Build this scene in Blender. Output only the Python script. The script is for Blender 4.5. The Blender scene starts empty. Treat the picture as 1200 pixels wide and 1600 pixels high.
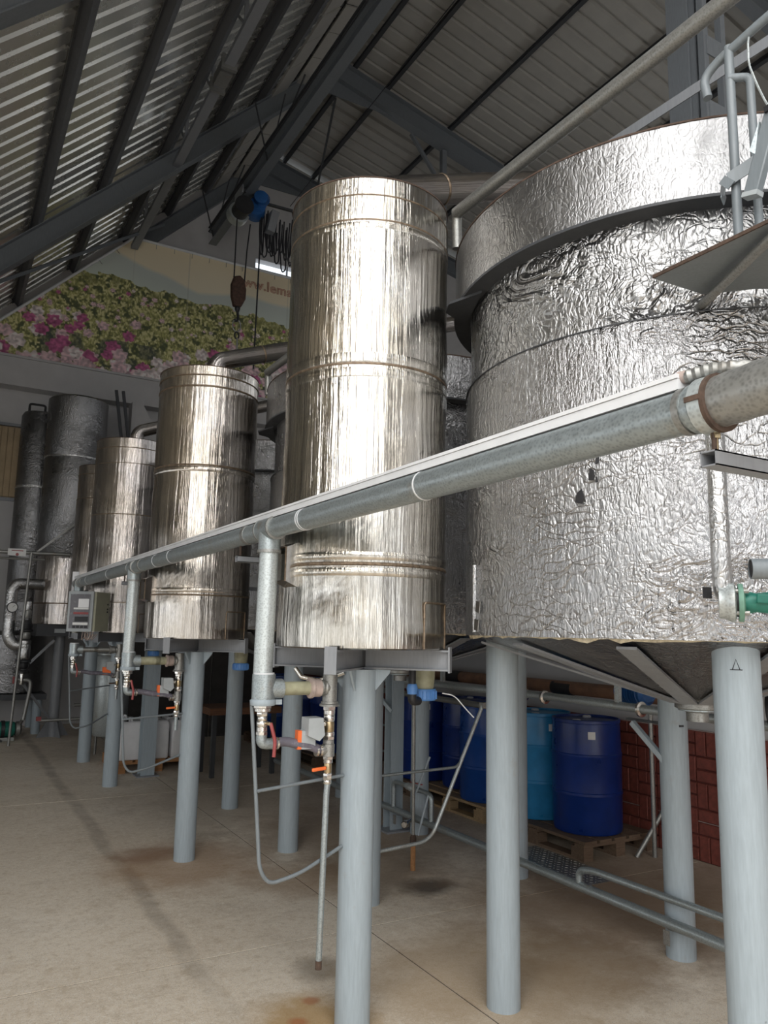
import bpy, math, random
import numpy as np
from mathutils import Vector, Matrix, noise
random.seed(7)
scene = bpy.context.scene
COL = scene.collection
pi = math.pi
# ---------------------------------------------------------------- camera
YAW, PITCH, ROLL, FPX, EYE = math.radians(29.6), math.radians(8.75), math.radians(1.09), 1200.0, 1.75
F = Vector((math.sin(YAW)*math.cos(PITCH), math.cos(YAW)*math.cos(PITCH), math.sin(PITCH)))
R0 = Vector((math.cos(YAW), -math.sin(YAW), 0)); U0 = R0.cross(F)
RR = R0*math.cos(ROLL)+U0*math.sin(ROLL); UU = -R0*math.sin(ROLL)+U0*math.cos(ROLL)
cam_d = bpy.data.cameras.new('camera'); cam = bpy.data.objects.new('camera', cam_d); COL.objects.link(cam)
cam_d.sensor_fit = 'HORIZONTAL'; cam_d.sensor_width = 36.0; cam_d.lens = 36.0*FPX/1200.0
cam_d.clip_start = 0.05; cam_d.clip_end = 200
m = Matrix.Identity(4)
for i, v in enumerate((RR, UU, -F)):
    for j in range(3): m[j][i] = v[j]
m[2][3] = EYE
cam.matrix_world = m
scene.camera = cam
# ---------------------------------------------------------------- world, daylight, exposure
world = bpy.data.worlds.new('overcast_sky'); scene.world = world; world.use_nodes = True
bg = world.node_tree.nodes['Background']; bg.inputs[0].default_value = (0.86, 0.93, 1.0, 1); bg.inputs[1].default_value = 1.6
def area(name, loc, rot, sx, sy, power, color=(1, 0.98, 0.95)):
    d = bpy.data.lights.new(name, 'AREA'); d.shape = 'RECTANGLE'; d.size = sx; d.size_y = sy; d.energy = power; d.color = color
    o = bpy.data.objects.new(name, d); COL.objects.link(o); o.location = loc; o.rotation_euler = rot
    return o
LEFT_WINDOWS = [(-7.6, -6.2), (-5.6, -4.4), (-3.9, -2.3), (-1.7, -0.9), (-0.5, 0.9), (1.5, 2.5), (3.0, 4.8), (5.4, 6.4), (7.0, 8.6), (9.4, 11.4)]
for y0, y1 in LEFT_WINDOWS:      # daylight entering each window of the left wall
    area('window_daylight', (-4.34, (y0+y1)/2, 1.55), (0, -pi/2, 0), 1.7, y1-y0-.04, 7.5*(y1-y0), (1, 0.985, 0.96))
# daylight entering the open gate behind the photographer
area('gate_daylight', (0.0, -8.95, 2.1), (pi/2, 0, 0), 6.0, 4.1, 125, (1, 0.99, 0.98))
# fill lamps added under the solid left slope to brighten floor and tanks
ROOF_FILLS = [(-8.4, -7.1), (-5.6, -4.5), (-3.5, -2.9), (-1.5, -.5), (.55, .95)]
for y0, y1 in ROOF_FILLS:
    area('roof_fill_light', (-.8, (y0+y1)/2, 5.80), (0, -pi/4, 0), 8.0, y1-y0, 325*(y1-y0), (1, 0.99, 0.975))
# lamps added before the solid right wall for light from the upper right
for y in (-4, 0.5, 5, 9.5):
    area('upper_right_fill', (11.92, y, 6.9), (0, pi/2, 0), 1.4, 2.6, 25, (0.92, 0.96, 1))
scene.view_settings.view_transform = 'Standard'; scene.view_settings.look = 'None'
scene.view_settings.gamma = 1.0; scene.view_settings.use_curve_mapping = False
scene.view_settings.exposure = -0.25
scene.cycles.max_bounces = 7; scene.cycles.diffuse_bounces = 3; scene.cycles.glossy_bounces = 4
scene.cycles.caustics_reflective = False; scene.cycles.caustics_refractive = False; scene.cycles.adaptive_threshold = 0.04
# ---------------------------------------------------------------- materials
class N:
    def __init__(s, name):
        s.m = bpy.data.materials.new(name); s.m.use_nodes = True; s.t = s.m.node_tree
        s.b = s.t.nodes['Principled BSDF']
    def n(s, typ, **k):
        o = s.t.nodes.new(typ)
        for a, v in k.items(): setattr(o, a, v)
        return o
    def l(s, a, b): s.t.links.new(a, b)
    def coord(s, kind='Object', sc=(1, 1, 1), loc=(0, 0, 0)):
        if kind == 'Position': src = s.n('ShaderNodeNewGeometry').outputs['Position']
        else: src = s.n('ShaderNodeTexCoord').outputs[kind]
        mp = s.n('ShaderNodeMapping'); mp.inputs['Scale'].default_value = sc; mp.inputs['Location'].default_value = loc
        s.l(src, mp.inputs[0]); return mp.outputs[0]
    def noise(s, vec, scale=5, detail=4, rough=.55, dist=0):
        o = s.n('ShaderNodeTexNoise'); o.inputs['Scale'].default_value = scale; o.inputs['Detail'].default_value = detail
        o.inputs['Roughness'].default_value = rough; o.inputs['Distortion'].default_value = dist
        s.l(vec, o.inputs['Vector']); return o.outputs[0]
    def vor(s, vec, scale=5, feature='DISTANCE_TO_EDGE'):
        o = s.n('ShaderNodeTexVoronoi'); o.feature = feature; o.inputs['Scale'].default_value = scale
        s.l(vec, o.inputs['Vector']); return o.outputs[0]
    def rng(s, v, a, b, c=0, d=1):
        o = s.n('ShaderNodeMapRange'); s.l(v, o.inputs[0])
        for i, x in enumerate((a, b, c, d)): o.inputs[i+1].default_value = x
        return o.outputs[0]
    def math(s, op, a, b=None, c=None):
        o = s.n('ShaderNodeMath'); o.operation = op
        for i, x in enumerate((a, b, c)):
            if x is None: continue
            if isinstance(x, (int, float)): o.inputs[i].default_value = x
            else: s.l(x, o.inputs[i])
        return o.outputs[0]
    def ramp(s, v, stops):
        o = s.n('ShaderNodeValToRGB'); e = o.color_ramp.elements
        while len(e) < len(stops): e.new(0.5)
        for i, (p, c) in enumerate(stops): e[i].position = p; e[i].color = (*c, 1)
        s.l(v, o.inputs[0]); return o.outputs[0]
    def mix(s, fac, a, b, mode='MIX'):
        o = s.n('ShaderNodeMix'); o.data_type = 'RGBA'; o.blend_type = mode
        for i, x in ((0, fac), (6, a), (7, b)):
            if isinstance(x, (int, float)): o.inputs[i].default_value = x
            elif isinstance(x, tuple): o.inputs[i].default_value = (*x, 1)
            else: s.l(x, o.inputs[i])
        return o.outputs[2]
    def bump(s, h, strength=.5, dist=.01):
        o = s.n('ShaderNodeBump'); o.inputs['Strength'].default_value = strength; o.inputs['Distance'].default_value = dist
        s.l(h, o.inputs['Height']); s.l(o.outputs[0], s.b.inputs['Normal'])
    def set(s, color=None, metal=None, rough=None, **k):
        for key, x in (('Base Color', color), ('Metallic', metal), ('Roughness', rough)):
            if x is None: continue
            i = s.b.inputs[key]
            if isinstance(x, (int, float)): i.default_value = x
            elif isinstance(x, tuple): i.default_value = (*x, 1)
            else: s.l(x, i)
        for key, x in k.items(): s.b.inputs[key.replace('_', ' ')].default_value = x
        return s.m
def simple(name, c, rough=.5, metal=0.0, var=.12, scale=14, bump=0.0, **k):
    """plain paint, plastic or metal with mottling"""
    a = N(name); v = a.coord(); nz = a.noise(v, scale, 5, .6)
    lo = tuple(x*(1-var) for x in c); hi = tuple(min(1, x*(1+var)) for x in c)
    a.set(a.ramp(nz, [(.3, lo), (.7, hi)]), metal, a.rng(nz, .3, .7, max(0, rough-.07), rough+.07), **k)
    if bump: a.bump(nz, bump, .004)
    return a.m
def painted(name, c, dirt=(0.30, 0.25, 0.2), rough=.38):
    a = N(name); v = a.coord(); n1 = a.noise(v, 9, 6, .6); n2 = a.noise(a.coord('Object', (30, 30, 3)), 3, 4, .6)
    n3 = a.noise(a.coord('Object', (1, 1, 1), (3, 5, 7)), 22, 3, .7)
    base = a.ramp(n2, [(.3, tuple(x*.9 for x in c)), (.7, tuple(min(1, x*1.07) for x in c))])
    col = a.mix(a.rng(n1, .64, .8, 0, .45), base, dirt)
    col = a.mix(a.rng(n3, .72, .76, 0, .5), col, (.11, .11, .11))
    a.set(col, 0.0, a.rng(n1, .3, .7, rough-.06, rough+.12)); a.bump(n1, .08, .003)
    return a.m
def foil(name, tint, rough=.27, str_=.55, crum=1.0, wt=(.42, .55, .40, .16, .75), dark=.35, bs=(6, 9)):
    a = N(name); uv = a.coord('UV')
    w = a.n('ShaderNodeTexNoise'); w.inputs['Scale'].default_value = 5; w.inputs['Detail'].default_value = 3; a.l(uv, w.inputs['Vector'])
    sub = a.n('ShaderNodeVectorMath'); sub.operation = 'MULTIPLY_ADD'; sub.inputs[1].default_value = (.16, .16, 0)
    a.l(w.outputs[1], sub.inputs[0]); a.l(uv, sub.inputs[2]); wv = sub.outputs[0]
    def mp(vec, sc):
        o = a.n('ShaderNodeMapping'); o.inputs['Scale'].default_value = (*sc, 1); a.l(vec, o.inputs[0]); return o.outputs[0]
    fine = a.noise(mp(uv, (95, 26)), 1, 3, .6, .5)
    rip = a.noise(mp(uv, (30, 5)), 1, 4, .6, 1.2)
    cr1 = a.rng(a.vor(mp(wv, (11, 24)), 1), 0, .07)
    cr2 = a.rng(a.vor(mp(wv, (48, 26)), 1), 0, .2)
    big = a.noise(mp(uv, bs), 1, 3, .5, 2.2)
    rid = a.math('ABSOLUTE', a.math('SUBTRACT', big, .5))
    rid = a.rng(rid, 0, .16)
    mk1 = a.rng(a.noise(mp(uv, (1.3, 1.7)), 1, 2), .42, .58)
    mk2 = a.rng(a.noise(a.coord('UV', (1.1, 1.9, 1), (4.3, 2.1, 0)), 1, 2), .47, .6)
    h = a.math('MULTIPLY', fine, wt[0])
    h = a.math('MULTIPLY_ADD', rip, wt[1], h)
    h = a.math('ADD', h, a.math('MULTIPLY', a.math('MULTIPLY', cr1, mk1), wt[2]*crum))
    h = a.math('ADD', h, a.math('MULTIPLY', cr2, wt[3]*crum))
    h = a.math('ADD', h, a.math('MULTIPLY', a.math('MULTIPLY', rid, mk2), wt[4]*crum))
    a.bump(h, str_, .012)
    st = a.noise(mp(uv, (3, 2)), 1, 5, .6)
    col = a.ramp(st, [(.25, tuple(x*.86 for x in tint)), (.7, tint)])
    col = a.mix(a.math('MULTIPLY', a.math('SUBTRACT', 1.0, cr1), a.math('MULTIPLY', mk1, dark)), col, (.12, .115, .11))
    a.set(col, 1.0, a.rng(st, .3, .7, rough-.05, rough+.1))
    return a.m
def steel(name, tint, rough=.2, streak=1.0, dent=.8):
    a = N(name); uv = a.coord('UV')
    def mp(sc):
        o = a.n('ShaderNodeMapping'); o.inputs['Scale'].default_value = (*sc, 1); a.l(uv, o.inputs[0]); return o.outputs[0]
    s1 = a.noise(mp((16, .5)), 1, 5, .6); s2 = a.noise(mp((70, 1.6)), 1, 4, .6); s3 = a.noise(mp((2.0, 1.6)), 1, 4, .6, .6)
    drip = a.rng(a.noise(mp((55, 2.2)), 1, 4, .65), .66, .78)
    c1 = a.ramp(s1, [(.30, tuple(x*.60 for x in tint)), (.5, tint), (.75, tuple(min(1, x*1.15) for x in tint))])  # light and dark streaks in the colour imitate reflected stripes
    c2 = a.mix(a.rng(s3, .4, .68, 0, .6), c1, tuple(x*y for x, y in zip(tint, (.93, .86, .72))))
    c3 = a.mix(a.math('MULTIPLY', drip, .55*streak), c2, (.25, .19, .13))
    r = a.math('ADD', a.rng(s2, .3, .7, rough-.05, rough+.05), a.rng(s3, .45, .7, 0, .12))
    a.set(c3, 1.0, r)
    hh = a.math('ADD', a.math('MULTIPLY', s1, 1.5), a.math('MULTIPLY', s3, .7)); hh = a.math('ADD', hh, a.math('MULTIPLY', s2, .30))
    a.bump(hh, dent, .012)
    return a.m
def galv(name='galvanised', c=(.33, .37, .38), rough=.42, metal=.7):
    a = N(name); v = a.coord(); s = a.vor(v, 120, 'F1'); n1 = a.noise(v, 7, 5, .6); n2 = a.noise(v, 35, 3)
    col = a.ramp(s, [(.1, tuple(x*.85 for x in c)), (.6, tuple(min(1, x*1.2) for x in c))])
    col = a.mix(a.rng(n1, .6, .78, 0, .6), col, (.35, .27, .18))
    a.set(col, metal, a.rng(n2, .3, .7, rough-.1, rough+.1)); a.bump(n2, .06, .002)
    return a.m
M = {}
M['pole'] = painted('blue_grey_paint', (.36, .42, .46))
M['grey'] = painted('grey_steel_paint', (.25, .26, .275), (.24, .2, .17))
M['darksteel'] = painted('dark_roof_steel', (.052, .055, .06), (.09, .08, .07), .55)
M['rail'] = painted('rail_paint', (.19, .215, .23), (.12, .11, .1))
M['purlin'] = painted('purlin_paint', (.125, .13, .14), (.07, .06, .05), .5)
M['rafter'] = painted('rafter_paint', (.16, .175, .19), (.16, .15, .14), .5)
M['foil'] = foil('aluminium_foil', (.43, .43, .435), .25, 1.0, .6)
M['foil_flat'] = foil('smooth_foil', (.40, .40, .405), .32, .8, .6, (.22, .18, .10, .14, .14), .06)
M['foil_crumple'] = foil('crumpled_foil', (.43, .43, .43), .27, 1.0, 1.0, (.22, .25, .10, .16, 1.5), .05, (3.0, 4.6))
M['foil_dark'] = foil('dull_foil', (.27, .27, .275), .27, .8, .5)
M['foil_pipe'] = foil('foil_tape', (.62, .62, .62), .25, .7, .5)
M['steel'] = steel('stainless_sheet', (.56, .54, .505), .10)
M['steel_warm'] = steel('stainless_warm', (.53, .495, .46), .12)
M['steel_far'] = steel('stainless_far', (.50, .47, .455), .18)
M['galv'] = galv(); M['galv_light'] = galv('galvanised_light', (.47, .51, .51), .45, .6)
M['galv_dull'] = galv('galvanised_dull', (.28, .28, .265), .45, .7)
M['chrome'] = simple('bright_fitting', (.72, .70, .66), .22, 1.0, .1, 40)
M['brass'] = simple('tarnished_brass', (.46, .36, .22), .35, 1.0, .2, 40)
M['rust'] = simple('rust', (.085, .055, .04), .85, 0.1, .45, 40, .4)
M['weld'] = simple('weld_seam', (.20, .15, .105), .5, .7, .5, 60, .5)
M['wool'] = simple('mineral_wool', (.50, .44, .32), .95, 0, .3, 60, .8)
M['trunk'] = simple('white_trunking', (.76, .77, .78), .35, 0, .06, 8)
M['black'] = simple('black_rubber', (.018, .018, .02), .5, 0, .3, 20)
M['cable'] = simple('black_cable', (.02, .02, .024), .45, 0, .2, 20)
M['hook'] = simple('rusty_hook_paint', (.075, .04, .028), .6, .2, .5, 18, .3)
M['motorblue'] = simple('blue_enamel', (.02, .10, .30), .35, 0, .15, 18)
M['bluecap'] = simple('blue_plastic_cap', (.10, .26, .60), .4, 0, .12, 20)
M['drum_navy'] = simple('navy_plastic', (.005, .03, .19), .33, 0, .2, 6)
M['drum_blue'] = simple('blue_plastic', (.007, .06, .28), .33, 0, .2, 6)
M['drum_light'] = simple('light_blue_plastic', (.03, .24, .50), .33, 0, .18, 6)
M['white_plastic'] = simple('white_plastic', (.90, .90, .91), .35, 0, .05, 10)
M['paper'] = simple('paper_label', (.82, .82, .80), .7, 0, .05, 30)
M['red'] = simple('red_lever', (.30, .055, .055), .4, 0, .2, 20)
M['orange'] = simple('orange_plastic', (.85, .17, .04), .4, 0, .1, 20)
M['green'] = simple('green_enamel', (.018, .17, .125), .4, 0, .2, 20)
M['mint'] = simple('mint_flange_paint', (.17, .33, .25), .5, 0, .2, 30)
M['boxgrey'] = simple('grey_plastic', (.40, .43, .44), .45, 0, .06, 20)
M['boxbeige'] = simple('beige_enclosure', (.40, .40, .30), .45, 0, .08, 12)
M['pvc'] = simple('aged_pvc_pipe', (.34, .33, .22), .45, 0, .18, 20)
M['pinkpvc'] = simple('pink_pvc_collar', (.46, .37, .33), .5, 0, .25, 25)
M['brownpipe'] = simple('brown_lagged_pipe', (.22, .12, .075), .6, 0, .35, 9, .2)
M['hose'] = simple('clear_hose', (.15, .14, .17), .25, 0, .2, 25)
M['wood_pale'] = None
def wood(name, c):
    a = N(name); v = a.coord('Object', (3, 26, 26)); n1 = a.noise(v, 2.2, 5, .65, .8)
    a.set(a.ramp(n1, [(.25, tuple(x*.55 for x in c)), (.6, c), (.85, tuple(min(1, x*1.2) for x in c))]), 0, .75); a.bump(n1, .2, .004)
    return a.m
M['wood_pale'] = wood('pale_pallet_wood', (.52, .37, .21)); M['wood_dark'] = wood('weathered_pallet_wood', (.20, .135, .09)); M['wood_red'] = wood('reddish_pallet_wood', (.45, .22, .09))
M['board'] = wood('brown_board', (.20, .09, .045))
M['plaster'] = simple('white_plaster', (.50, .49, .485), .85, 0, .06, 3, .1)
M['tile'] = simple('terracotta_brick', (.21, .055, .04), .62, 0, .28, 22, .5)
M['grout'] = simple('dark_red_grout', (.13, .035, .028), .85, 0, .2, 20)
M['mortar'] = simple('pale_mortar_line', (.45, .36, .33), .85, 0, .2, 20)
M['concrete_plain'] = simple('plain_concrete', (.38, .36, .34), .85, 0, .12, 6)
M['joint'] = simple('joint_filler', (.05, .045, .04), .95, 0, .2, 30)
M['backdrop'] = simple('dark_backdrop_sheet', (.055, .05, .047), .7, .1, .3, 6)
M['curtain'] = simple('tan_blind', (.42, .32, .20), .8, 0, .25, 2)
M['boreshade'] = simple('painted_bore_shade', (.015, .015, .018), .6, 0, .2, 10)
def roofsheet(name, c, metal=.55, rough=.33):
    a = N(name); v = a.coord('Position', (1, 1, 1)); n1 = a.noise(v, 3.0, 5, .65); n2 = a.noise(v, 26, 4, .7)
    col = a.ramp(n1, [(.3, tuple(x*.92 for x in c)), (.7, tuple(min(1, x*1.05) for x in c))])
    col = a.mix(a.rng(n2, .70, .78, 0, .3), col, (.12, .115, .11))
    a.set(col, metal, a.rng(n1, .3, .7, rough-.03, rough+.05))
    return a.m
M['sheet_l'] = roofsheet('galvanised_roof_sheet', (.74, .74, .70), .75, .25)
M['sheet_r'] = roofsheet('dull_roof_sheet', (.44, .425, .39), .25, .5)
def floor_mat():
    a = N('speckled_concrete'); p = a.coord('Position')
    n1 = a.noise(p, .55, 6, .62); n2 = a.noise(p, 2.2, 6, .65, .4); sp = a.noise(p, 70, 3, .75); sp2 = a.noise(p, 160, 2, .7)
    col = a.ramp(n1, [(.28, (.64, .53, .40)), (.52, (.80, .70, .565)), (.78, (.88, .80, .68))])
    col = a.mix(a.rng(n2, .48, .72, 0, .5), col, (.44, .35, .255))
    col = a.mix(a.rng(sp, .50, .64, 0, .6), col, (.86, .81, .74))
    col = a.mix(a.rng(sp2, .54, .66, 0, .55), col, (.30, .24, .18))
    m3 = a.noise(p, 24, 4, .7); m4 = a.noise(p, 9, 5, .7)
    col = a.mix(a.rng(m3, .52, .68, 0, .38), col, (.42, .32, .21)); col = a.mix(a.rng(m4, .54, .70, 0, .45), col, (.50, .38, .25)); col = a.mix(a.rng(m3, .30, .46, .4, 0), col, (.92, .86, .76))
    sep = a.n('ShaderNodeSeparateXYZ'); a.l(p, sep.inputs[0])
    wob = a.math('MULTIPLY_ADD', a.noise(p, 1.3, 4), .16, -.08)
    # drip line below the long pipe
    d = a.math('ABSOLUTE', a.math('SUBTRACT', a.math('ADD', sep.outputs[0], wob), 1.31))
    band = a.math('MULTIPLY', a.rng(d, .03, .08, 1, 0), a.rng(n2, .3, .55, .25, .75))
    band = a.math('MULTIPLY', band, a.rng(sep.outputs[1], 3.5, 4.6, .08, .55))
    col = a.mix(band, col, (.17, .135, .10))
    # rust and wet stains
    def blob(x, y, r, c, k, nz=n2):
        nonlocal col
        dx = a.math('SUBTRACT', sep.outputs[0], x); dy = a.math('SUBTRACT', sep.outputs[1], y)
        dd = a.math('SQRT', a.math('ADD', a.math('MULTIPLY', dx, dx), a.math('MULTIPLY', dy, dy)))
        dd = a.math('ADD', dd, a.math('MULTIPLY_ADD', a.noise(p, 3.1, 5, .7), 1.1*r, -.55*r))
        col = a.mix(a.math('MULTIPLY', a.rng(dd, r*.45, r, 1, 0), k), col, c)
    blob(1.75, 6.0, .75, (.36, .19, .08), .55); blob(1.55, 6.35, .3, (.22, .10, .05), .5); blob(2.4, 5.3, .5, (.33, .19, .09), .5)
    blob(1.62, 3.40, .34, (.42, .25, .08), .75); blob(1.56, 3.44, .06, (.42, .16, .06), .8); blob(1.70, 3.60, .05, (.40, .15, .06), .7); blob(1.9, 3.9, .2, (.13, .10, .07), .5)
    blob(3.1, 4.75, .24, (.07, .055, .045), .85); blob(3.0, 5.3, .7, (.28, .18, .10), .5); blob(3.9, 3.9, 1.2, (.30, .21, .14), .7); blob(3.2, 3.3, .6, (.27, .19, .12), .55)
    blob(3.0, 8.0, 1.6, (.30, .22, .15), .35); blob(2.6, 3.4, .9, (.42, .30, .18), .6); blob(4.6, 4.0, 1.3, (.28, .20, .13), .65); blob(3.3, 6.3, 1.2, (.30, .21, .14), .6); blob(2.0, 2.6, .5, (.42, .30, .18), .4)
    a.set(col, 0, a.rng(n2, .3, .7, .5, .78)); a.bump(a.math('ADD', sp, a.math('MULTIPLY', n2, .6)), .22, .004)
    return a.m
M['floor'] = floor_mat()
# ---------------------------------------------------------------- mesh helpers
def V(*a): return Vector(a) if len(a) > 1 else Vector(a[0])
def frame(d, up=(0, 0, 1)):
    d = Vector(d).normalized(); up = Vector(up)
    if abs(d.dot(up)) > .995: up = Vector((1, 0, 0))
    s = d.cross(up).normalized(); u = s.cross(d).normalized()
    return d, s, u
class MB:
    def __init__(s): s.v = []; s.f = []; s.uv = {}
    def add(s, vs, fs, uvs=None):
        o = len(s.v); s.v += [tuple(x) for x in vs]
        for k, f in enumerate(fs):
            if uvs: s.uv[len(s.f)] = uvs[k]
            s.f.append(tuple(i+o for i in f))
        return s
    def box(s, c, size, rz=0.0, rot=None):
        c = Vector(c); hx, hy, hz = (x/2 for x in size)
        mt = rot if rot is not None else Matrix.Rotation(rz, 3, 'Z')
        vs = [c+mt @ Vector((x, y, z)) for x in (-hx, hx) for y in (-hy, hy) for z in (-hz, hz)]
        return s.add(vs, [(0, 1, 3, 2), (4, 6, 7, 5), (0, 4, 5, 1), (2, 3, 7, 6), (0, 2, 6, 4), (1, 5, 7, 3)])
    def bbox(s, lo, hi): return s.box([(a+b)/2 for a, b in zip(lo, hi)], [b-a for a, b in zip(lo, hi)])
    def bar(s, p, q, w, h, up=(0, 0, 1)):
        p, q = Vector(p), Vector(q); d, sd, u = frame(q-p, up)
        return s.box((p+q)/2, ((q-p).length, w, h), rot=Matrix((d, sd, u)).transposed())
    def ibeam(s, p, q, h, w, tf=.012, tw=.008, up=(0, 0, 1)):
        p, q = Vector(p), Vector(q); d, sd, u = frame(q-p, up)
        s.bar(p+u*(h/2-tf/2), q+u*(h/2-tf/2), w, tf, up); s.bar(p-u*(h/2-tf/2), q-u*(h/2-tf/2), w, tf, up)
        return s.bar(p, q, tw, h-2*tf+.001, up)
    def lathe(s, prof, c=(0, 0, 0), n=48, axis=None, a0=0, a1=2*pi, cap=True):
        c = Vector(c); full = abs(a1-a0-2*pi) < 1e-6
        if axis is None: d, sx, sy = Vector((0, 0, 1)), Vector((1, 0, 0)), Vector((0, 1, 0))
        else:
            d, sx, sy = frame(axis); sy = d.cross(sx)
        vs, fs, uvs = [], [], []; k = n if full else n+1
        L = [0]
        for i in range(1, len(prof)): L.append(L[-1]+math.hypot(prof[i][0]-prof[i-1][0], prof[i][1]-prof[i-1][1]))
        rm = max(r for r, z in prof)
        for r, z in prof:
            for j in range(k):
                t = a0+(a1-a0)*j/n; vs.append(c+d*z+(sx*math.cos(t)+sy*math.sin(t))*r)
        for i in range(len(prof)-1):
            for j in range(n):
                j2 = (j+1) % k; fs.append((i*k+j, i*k+j2, (i+1)*k+j2, (i+1)*k+j))
                u0, u1 = (a1-a0)*j/n*rm, (a1-a0)*(j+1)/n*rm
                uvs.append(((u0, L[i]), (u1, L[i]), (u1, L[i+1]), (u0, L[i+1])))
        if cap and full:
            for i, rev in ((0, True), (len(prof)-1, False)):
                if prof[i][0] > 1e-4:
                    ids = tuple(range(i*k, i*k+n)); ids = ids[::-1] if rev else ids
                    fs.append(ids); uvs.append(tuple((vs[q].x, vs[q].y) for q in ids))
        return s.add(vs, fs, uvs)
    def cyl(s, p, q, r, n=20, r2=None):
        p, q = Vector(p), Vector(q); r2 = r if r2 is None else r2
        return s.lathe([(r, 0), (r2, (q-p).length)], p, n, q-p)
    def tube(s, pts, r, n=12, bend=0.0, seg=6, cap=True, ribs=None, ribamp=.06):
        P = [Vector(p) for p in pts]
        if bend:
            Q = [P[0]]
            for i in range(1, len(P)-1):
                a, b, c = P[i-1], P[i], P[i+1]; u, w = (a-b), (c-b)
                k = min(bend, u.length*.48, w.length*.48); a2, c2 = b+u.normalized()*k, b+w.normalized()*k
                for j in range(seg+1):
                    t = j/seg; Q.append(a2*(1-t)**2+b*2*t*(1-t)+c2*t*t)
            P = Q+[P[-1]]
        if ribs:
            Q = []; 
            for a, b in zip(P[:-1], P[1:]):
                k = max(1, int((b-a).length/ribs*2))
                for j in range(k): Q.append(a.lerp(b, j/k))
            P = Q+[P[-1]]
        d0 = (P[1]-P[0]).normalized(); _, sd, u = frame(d0)
        vs, fs, uvs = [], [], []; L = 0
        for i, p in enumerate(P):
            d = (P[min(i+1, len(P)-1)]-P[max(i-1, 0)]).normalized()
            sd = (sd-d*sd.dot(d)).normalized(); u = d.cross(sd)
            rr = r*(1+(ribamp if i % 2 else -ribamp)) if ribs else r
            for j in range(n):
                t = 2*pi*j/n; vs.append(p+(sd*math.cos(t)+u*math.sin(t))*rr)
            if i:
                L2 = L+(p-P[i-1]).length
                for j in range(n):
                    j2 = (j+1) % n; fs.append(((i-1)*n+j, (i-1)*n+j2, i*n+j2, i*n+j))
                    a, b = 2*pi*r*j/n, 2*pi*r*(j+1)/n; uvs.append(((a, L), (b, L), (b, L2), (a, L2)))
                L = L2
        if cap:
            e = (len(P)-1)*n
            fs.append(tuple(range(n))[::-1]); uvs.append(tuple((0, 0) for _ in range(n)))
            fs.append(tuple(range(e, e+n))); uvs.append(tuple((0, 0) for _ in range(n)))
        return s.add(vs, fs, uvs)
    def plate(s, pts, th):
        """flat polygon (3-D points) thickened along th"""
        A = [Vector(p) for p in pts]; th = Vector(th); n = len(A); nrm = (A[1]-A[0]).cross(A[2]-A[0])
        if nrm.dot(th) < 0: A = A[::-1]
        vs = A+[p+th for p in A]
        fs = [tuple(range(n))[::-1], tuple(range(n, 2*n))]+[(i, (i+1) % n, n+(i+1) % n, n+i) for i in range(n)]
        return s.add(vs, fs)
    def build(s, name, mat, parent=None, smooth=True, ang=38, bevel=0.0):
        o0 = Vector(world_loc(parent)) if parent else Vector((0, 0, 0))
        me = bpy.data.meshes.new(name)
        me.from_pydata([tuple(Vector(v)-o0) for v in s.v], [], s.f)
        if s.uv:
            ul = me.uv_layers.new(name='UVMap')
            for p in me.polygons:
                c = s.uv.get(p.index)
                if c and len(c) == p.loop_total:
                    for k, li in enumerate(p.loop_indices): ul.data[li].uv = c[k]
        if mat is not None: me.materials.append(M[mat] if isinstance(mat, str) else mat)
        me.polygons.foreach_set('use_smooth', [smooth]*len(me.polygons)); me.update()
        if smooth: me.set_sharp_from_angle(angle=math.radians(ang))
        o = bpy.data.objects.new(name, me); COL.objects.link(o)
        if parent: o.parent = parent
        if bevel:
            b = o.modifiers.new('edge', 'BEVEL'); b.width = bevel; b.segments = 2; b.limit_method = 'ANGLE'
        return o
WL = {}
def world_loc(o):
    p = Vector((0, 0, 0))
    while o is not None: p = p+o.location; o = o.parent
    return p
def tag(o, label, cat, group=None):
    o['label'] = label; o['category'] = cat
    if group: o['group'] = group
    return o
def thing(name, label, cat, loc=(0, 0, 0), group=None):
    o = bpy.data.objects.new(name, None); COL.objects.link(o); o.location = loc; o.empty_display_size = .1
    return tag(o, label, cat, group)
def struct(name, loc=(0, 0, 0)):
    o = bpy.data.objects.new(name, None); COL.objects.link(o); o.location = loc; o['kind'] = 'structure'; return o
def dup(o, parent=None, loc=None, rz=None, label=None):
    c = o.copy(); COL.objects.link(c); c.parent = parent
    if loc is not None: c.location = loc
    if rz is not None: c.rotation_euler = (0, 0, rz)
    if label: c['label'] = label
    for ch in o.children: dup(ch, c)
    return c
def onec(name, mb, mat, parent, **k): return mb.build(name, mat, parent, **k)
# ================================================================= SETTING
# ---- floor: cast slabs with open joints
fl = struct('floor')
MB().bbox((-4.5, -9.2, -.25), (12.2, 15.2, -.004)).build('sub_base', 'joint', fl)
xs = [-4.4, -1.72, 2.36, 5.42]; ys = [-9.1, -4.25, 0.03, 4.29, 8.54, 12.8, 15.1]
for i in range(3):
    for j in range(6):
        MB().bbox((xs[i]+.005, ys[j]+.006, -.08), (xs[i+1]-.005, ys[j+1]-.006, 0)).build('slab', 'floor', fl)
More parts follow.
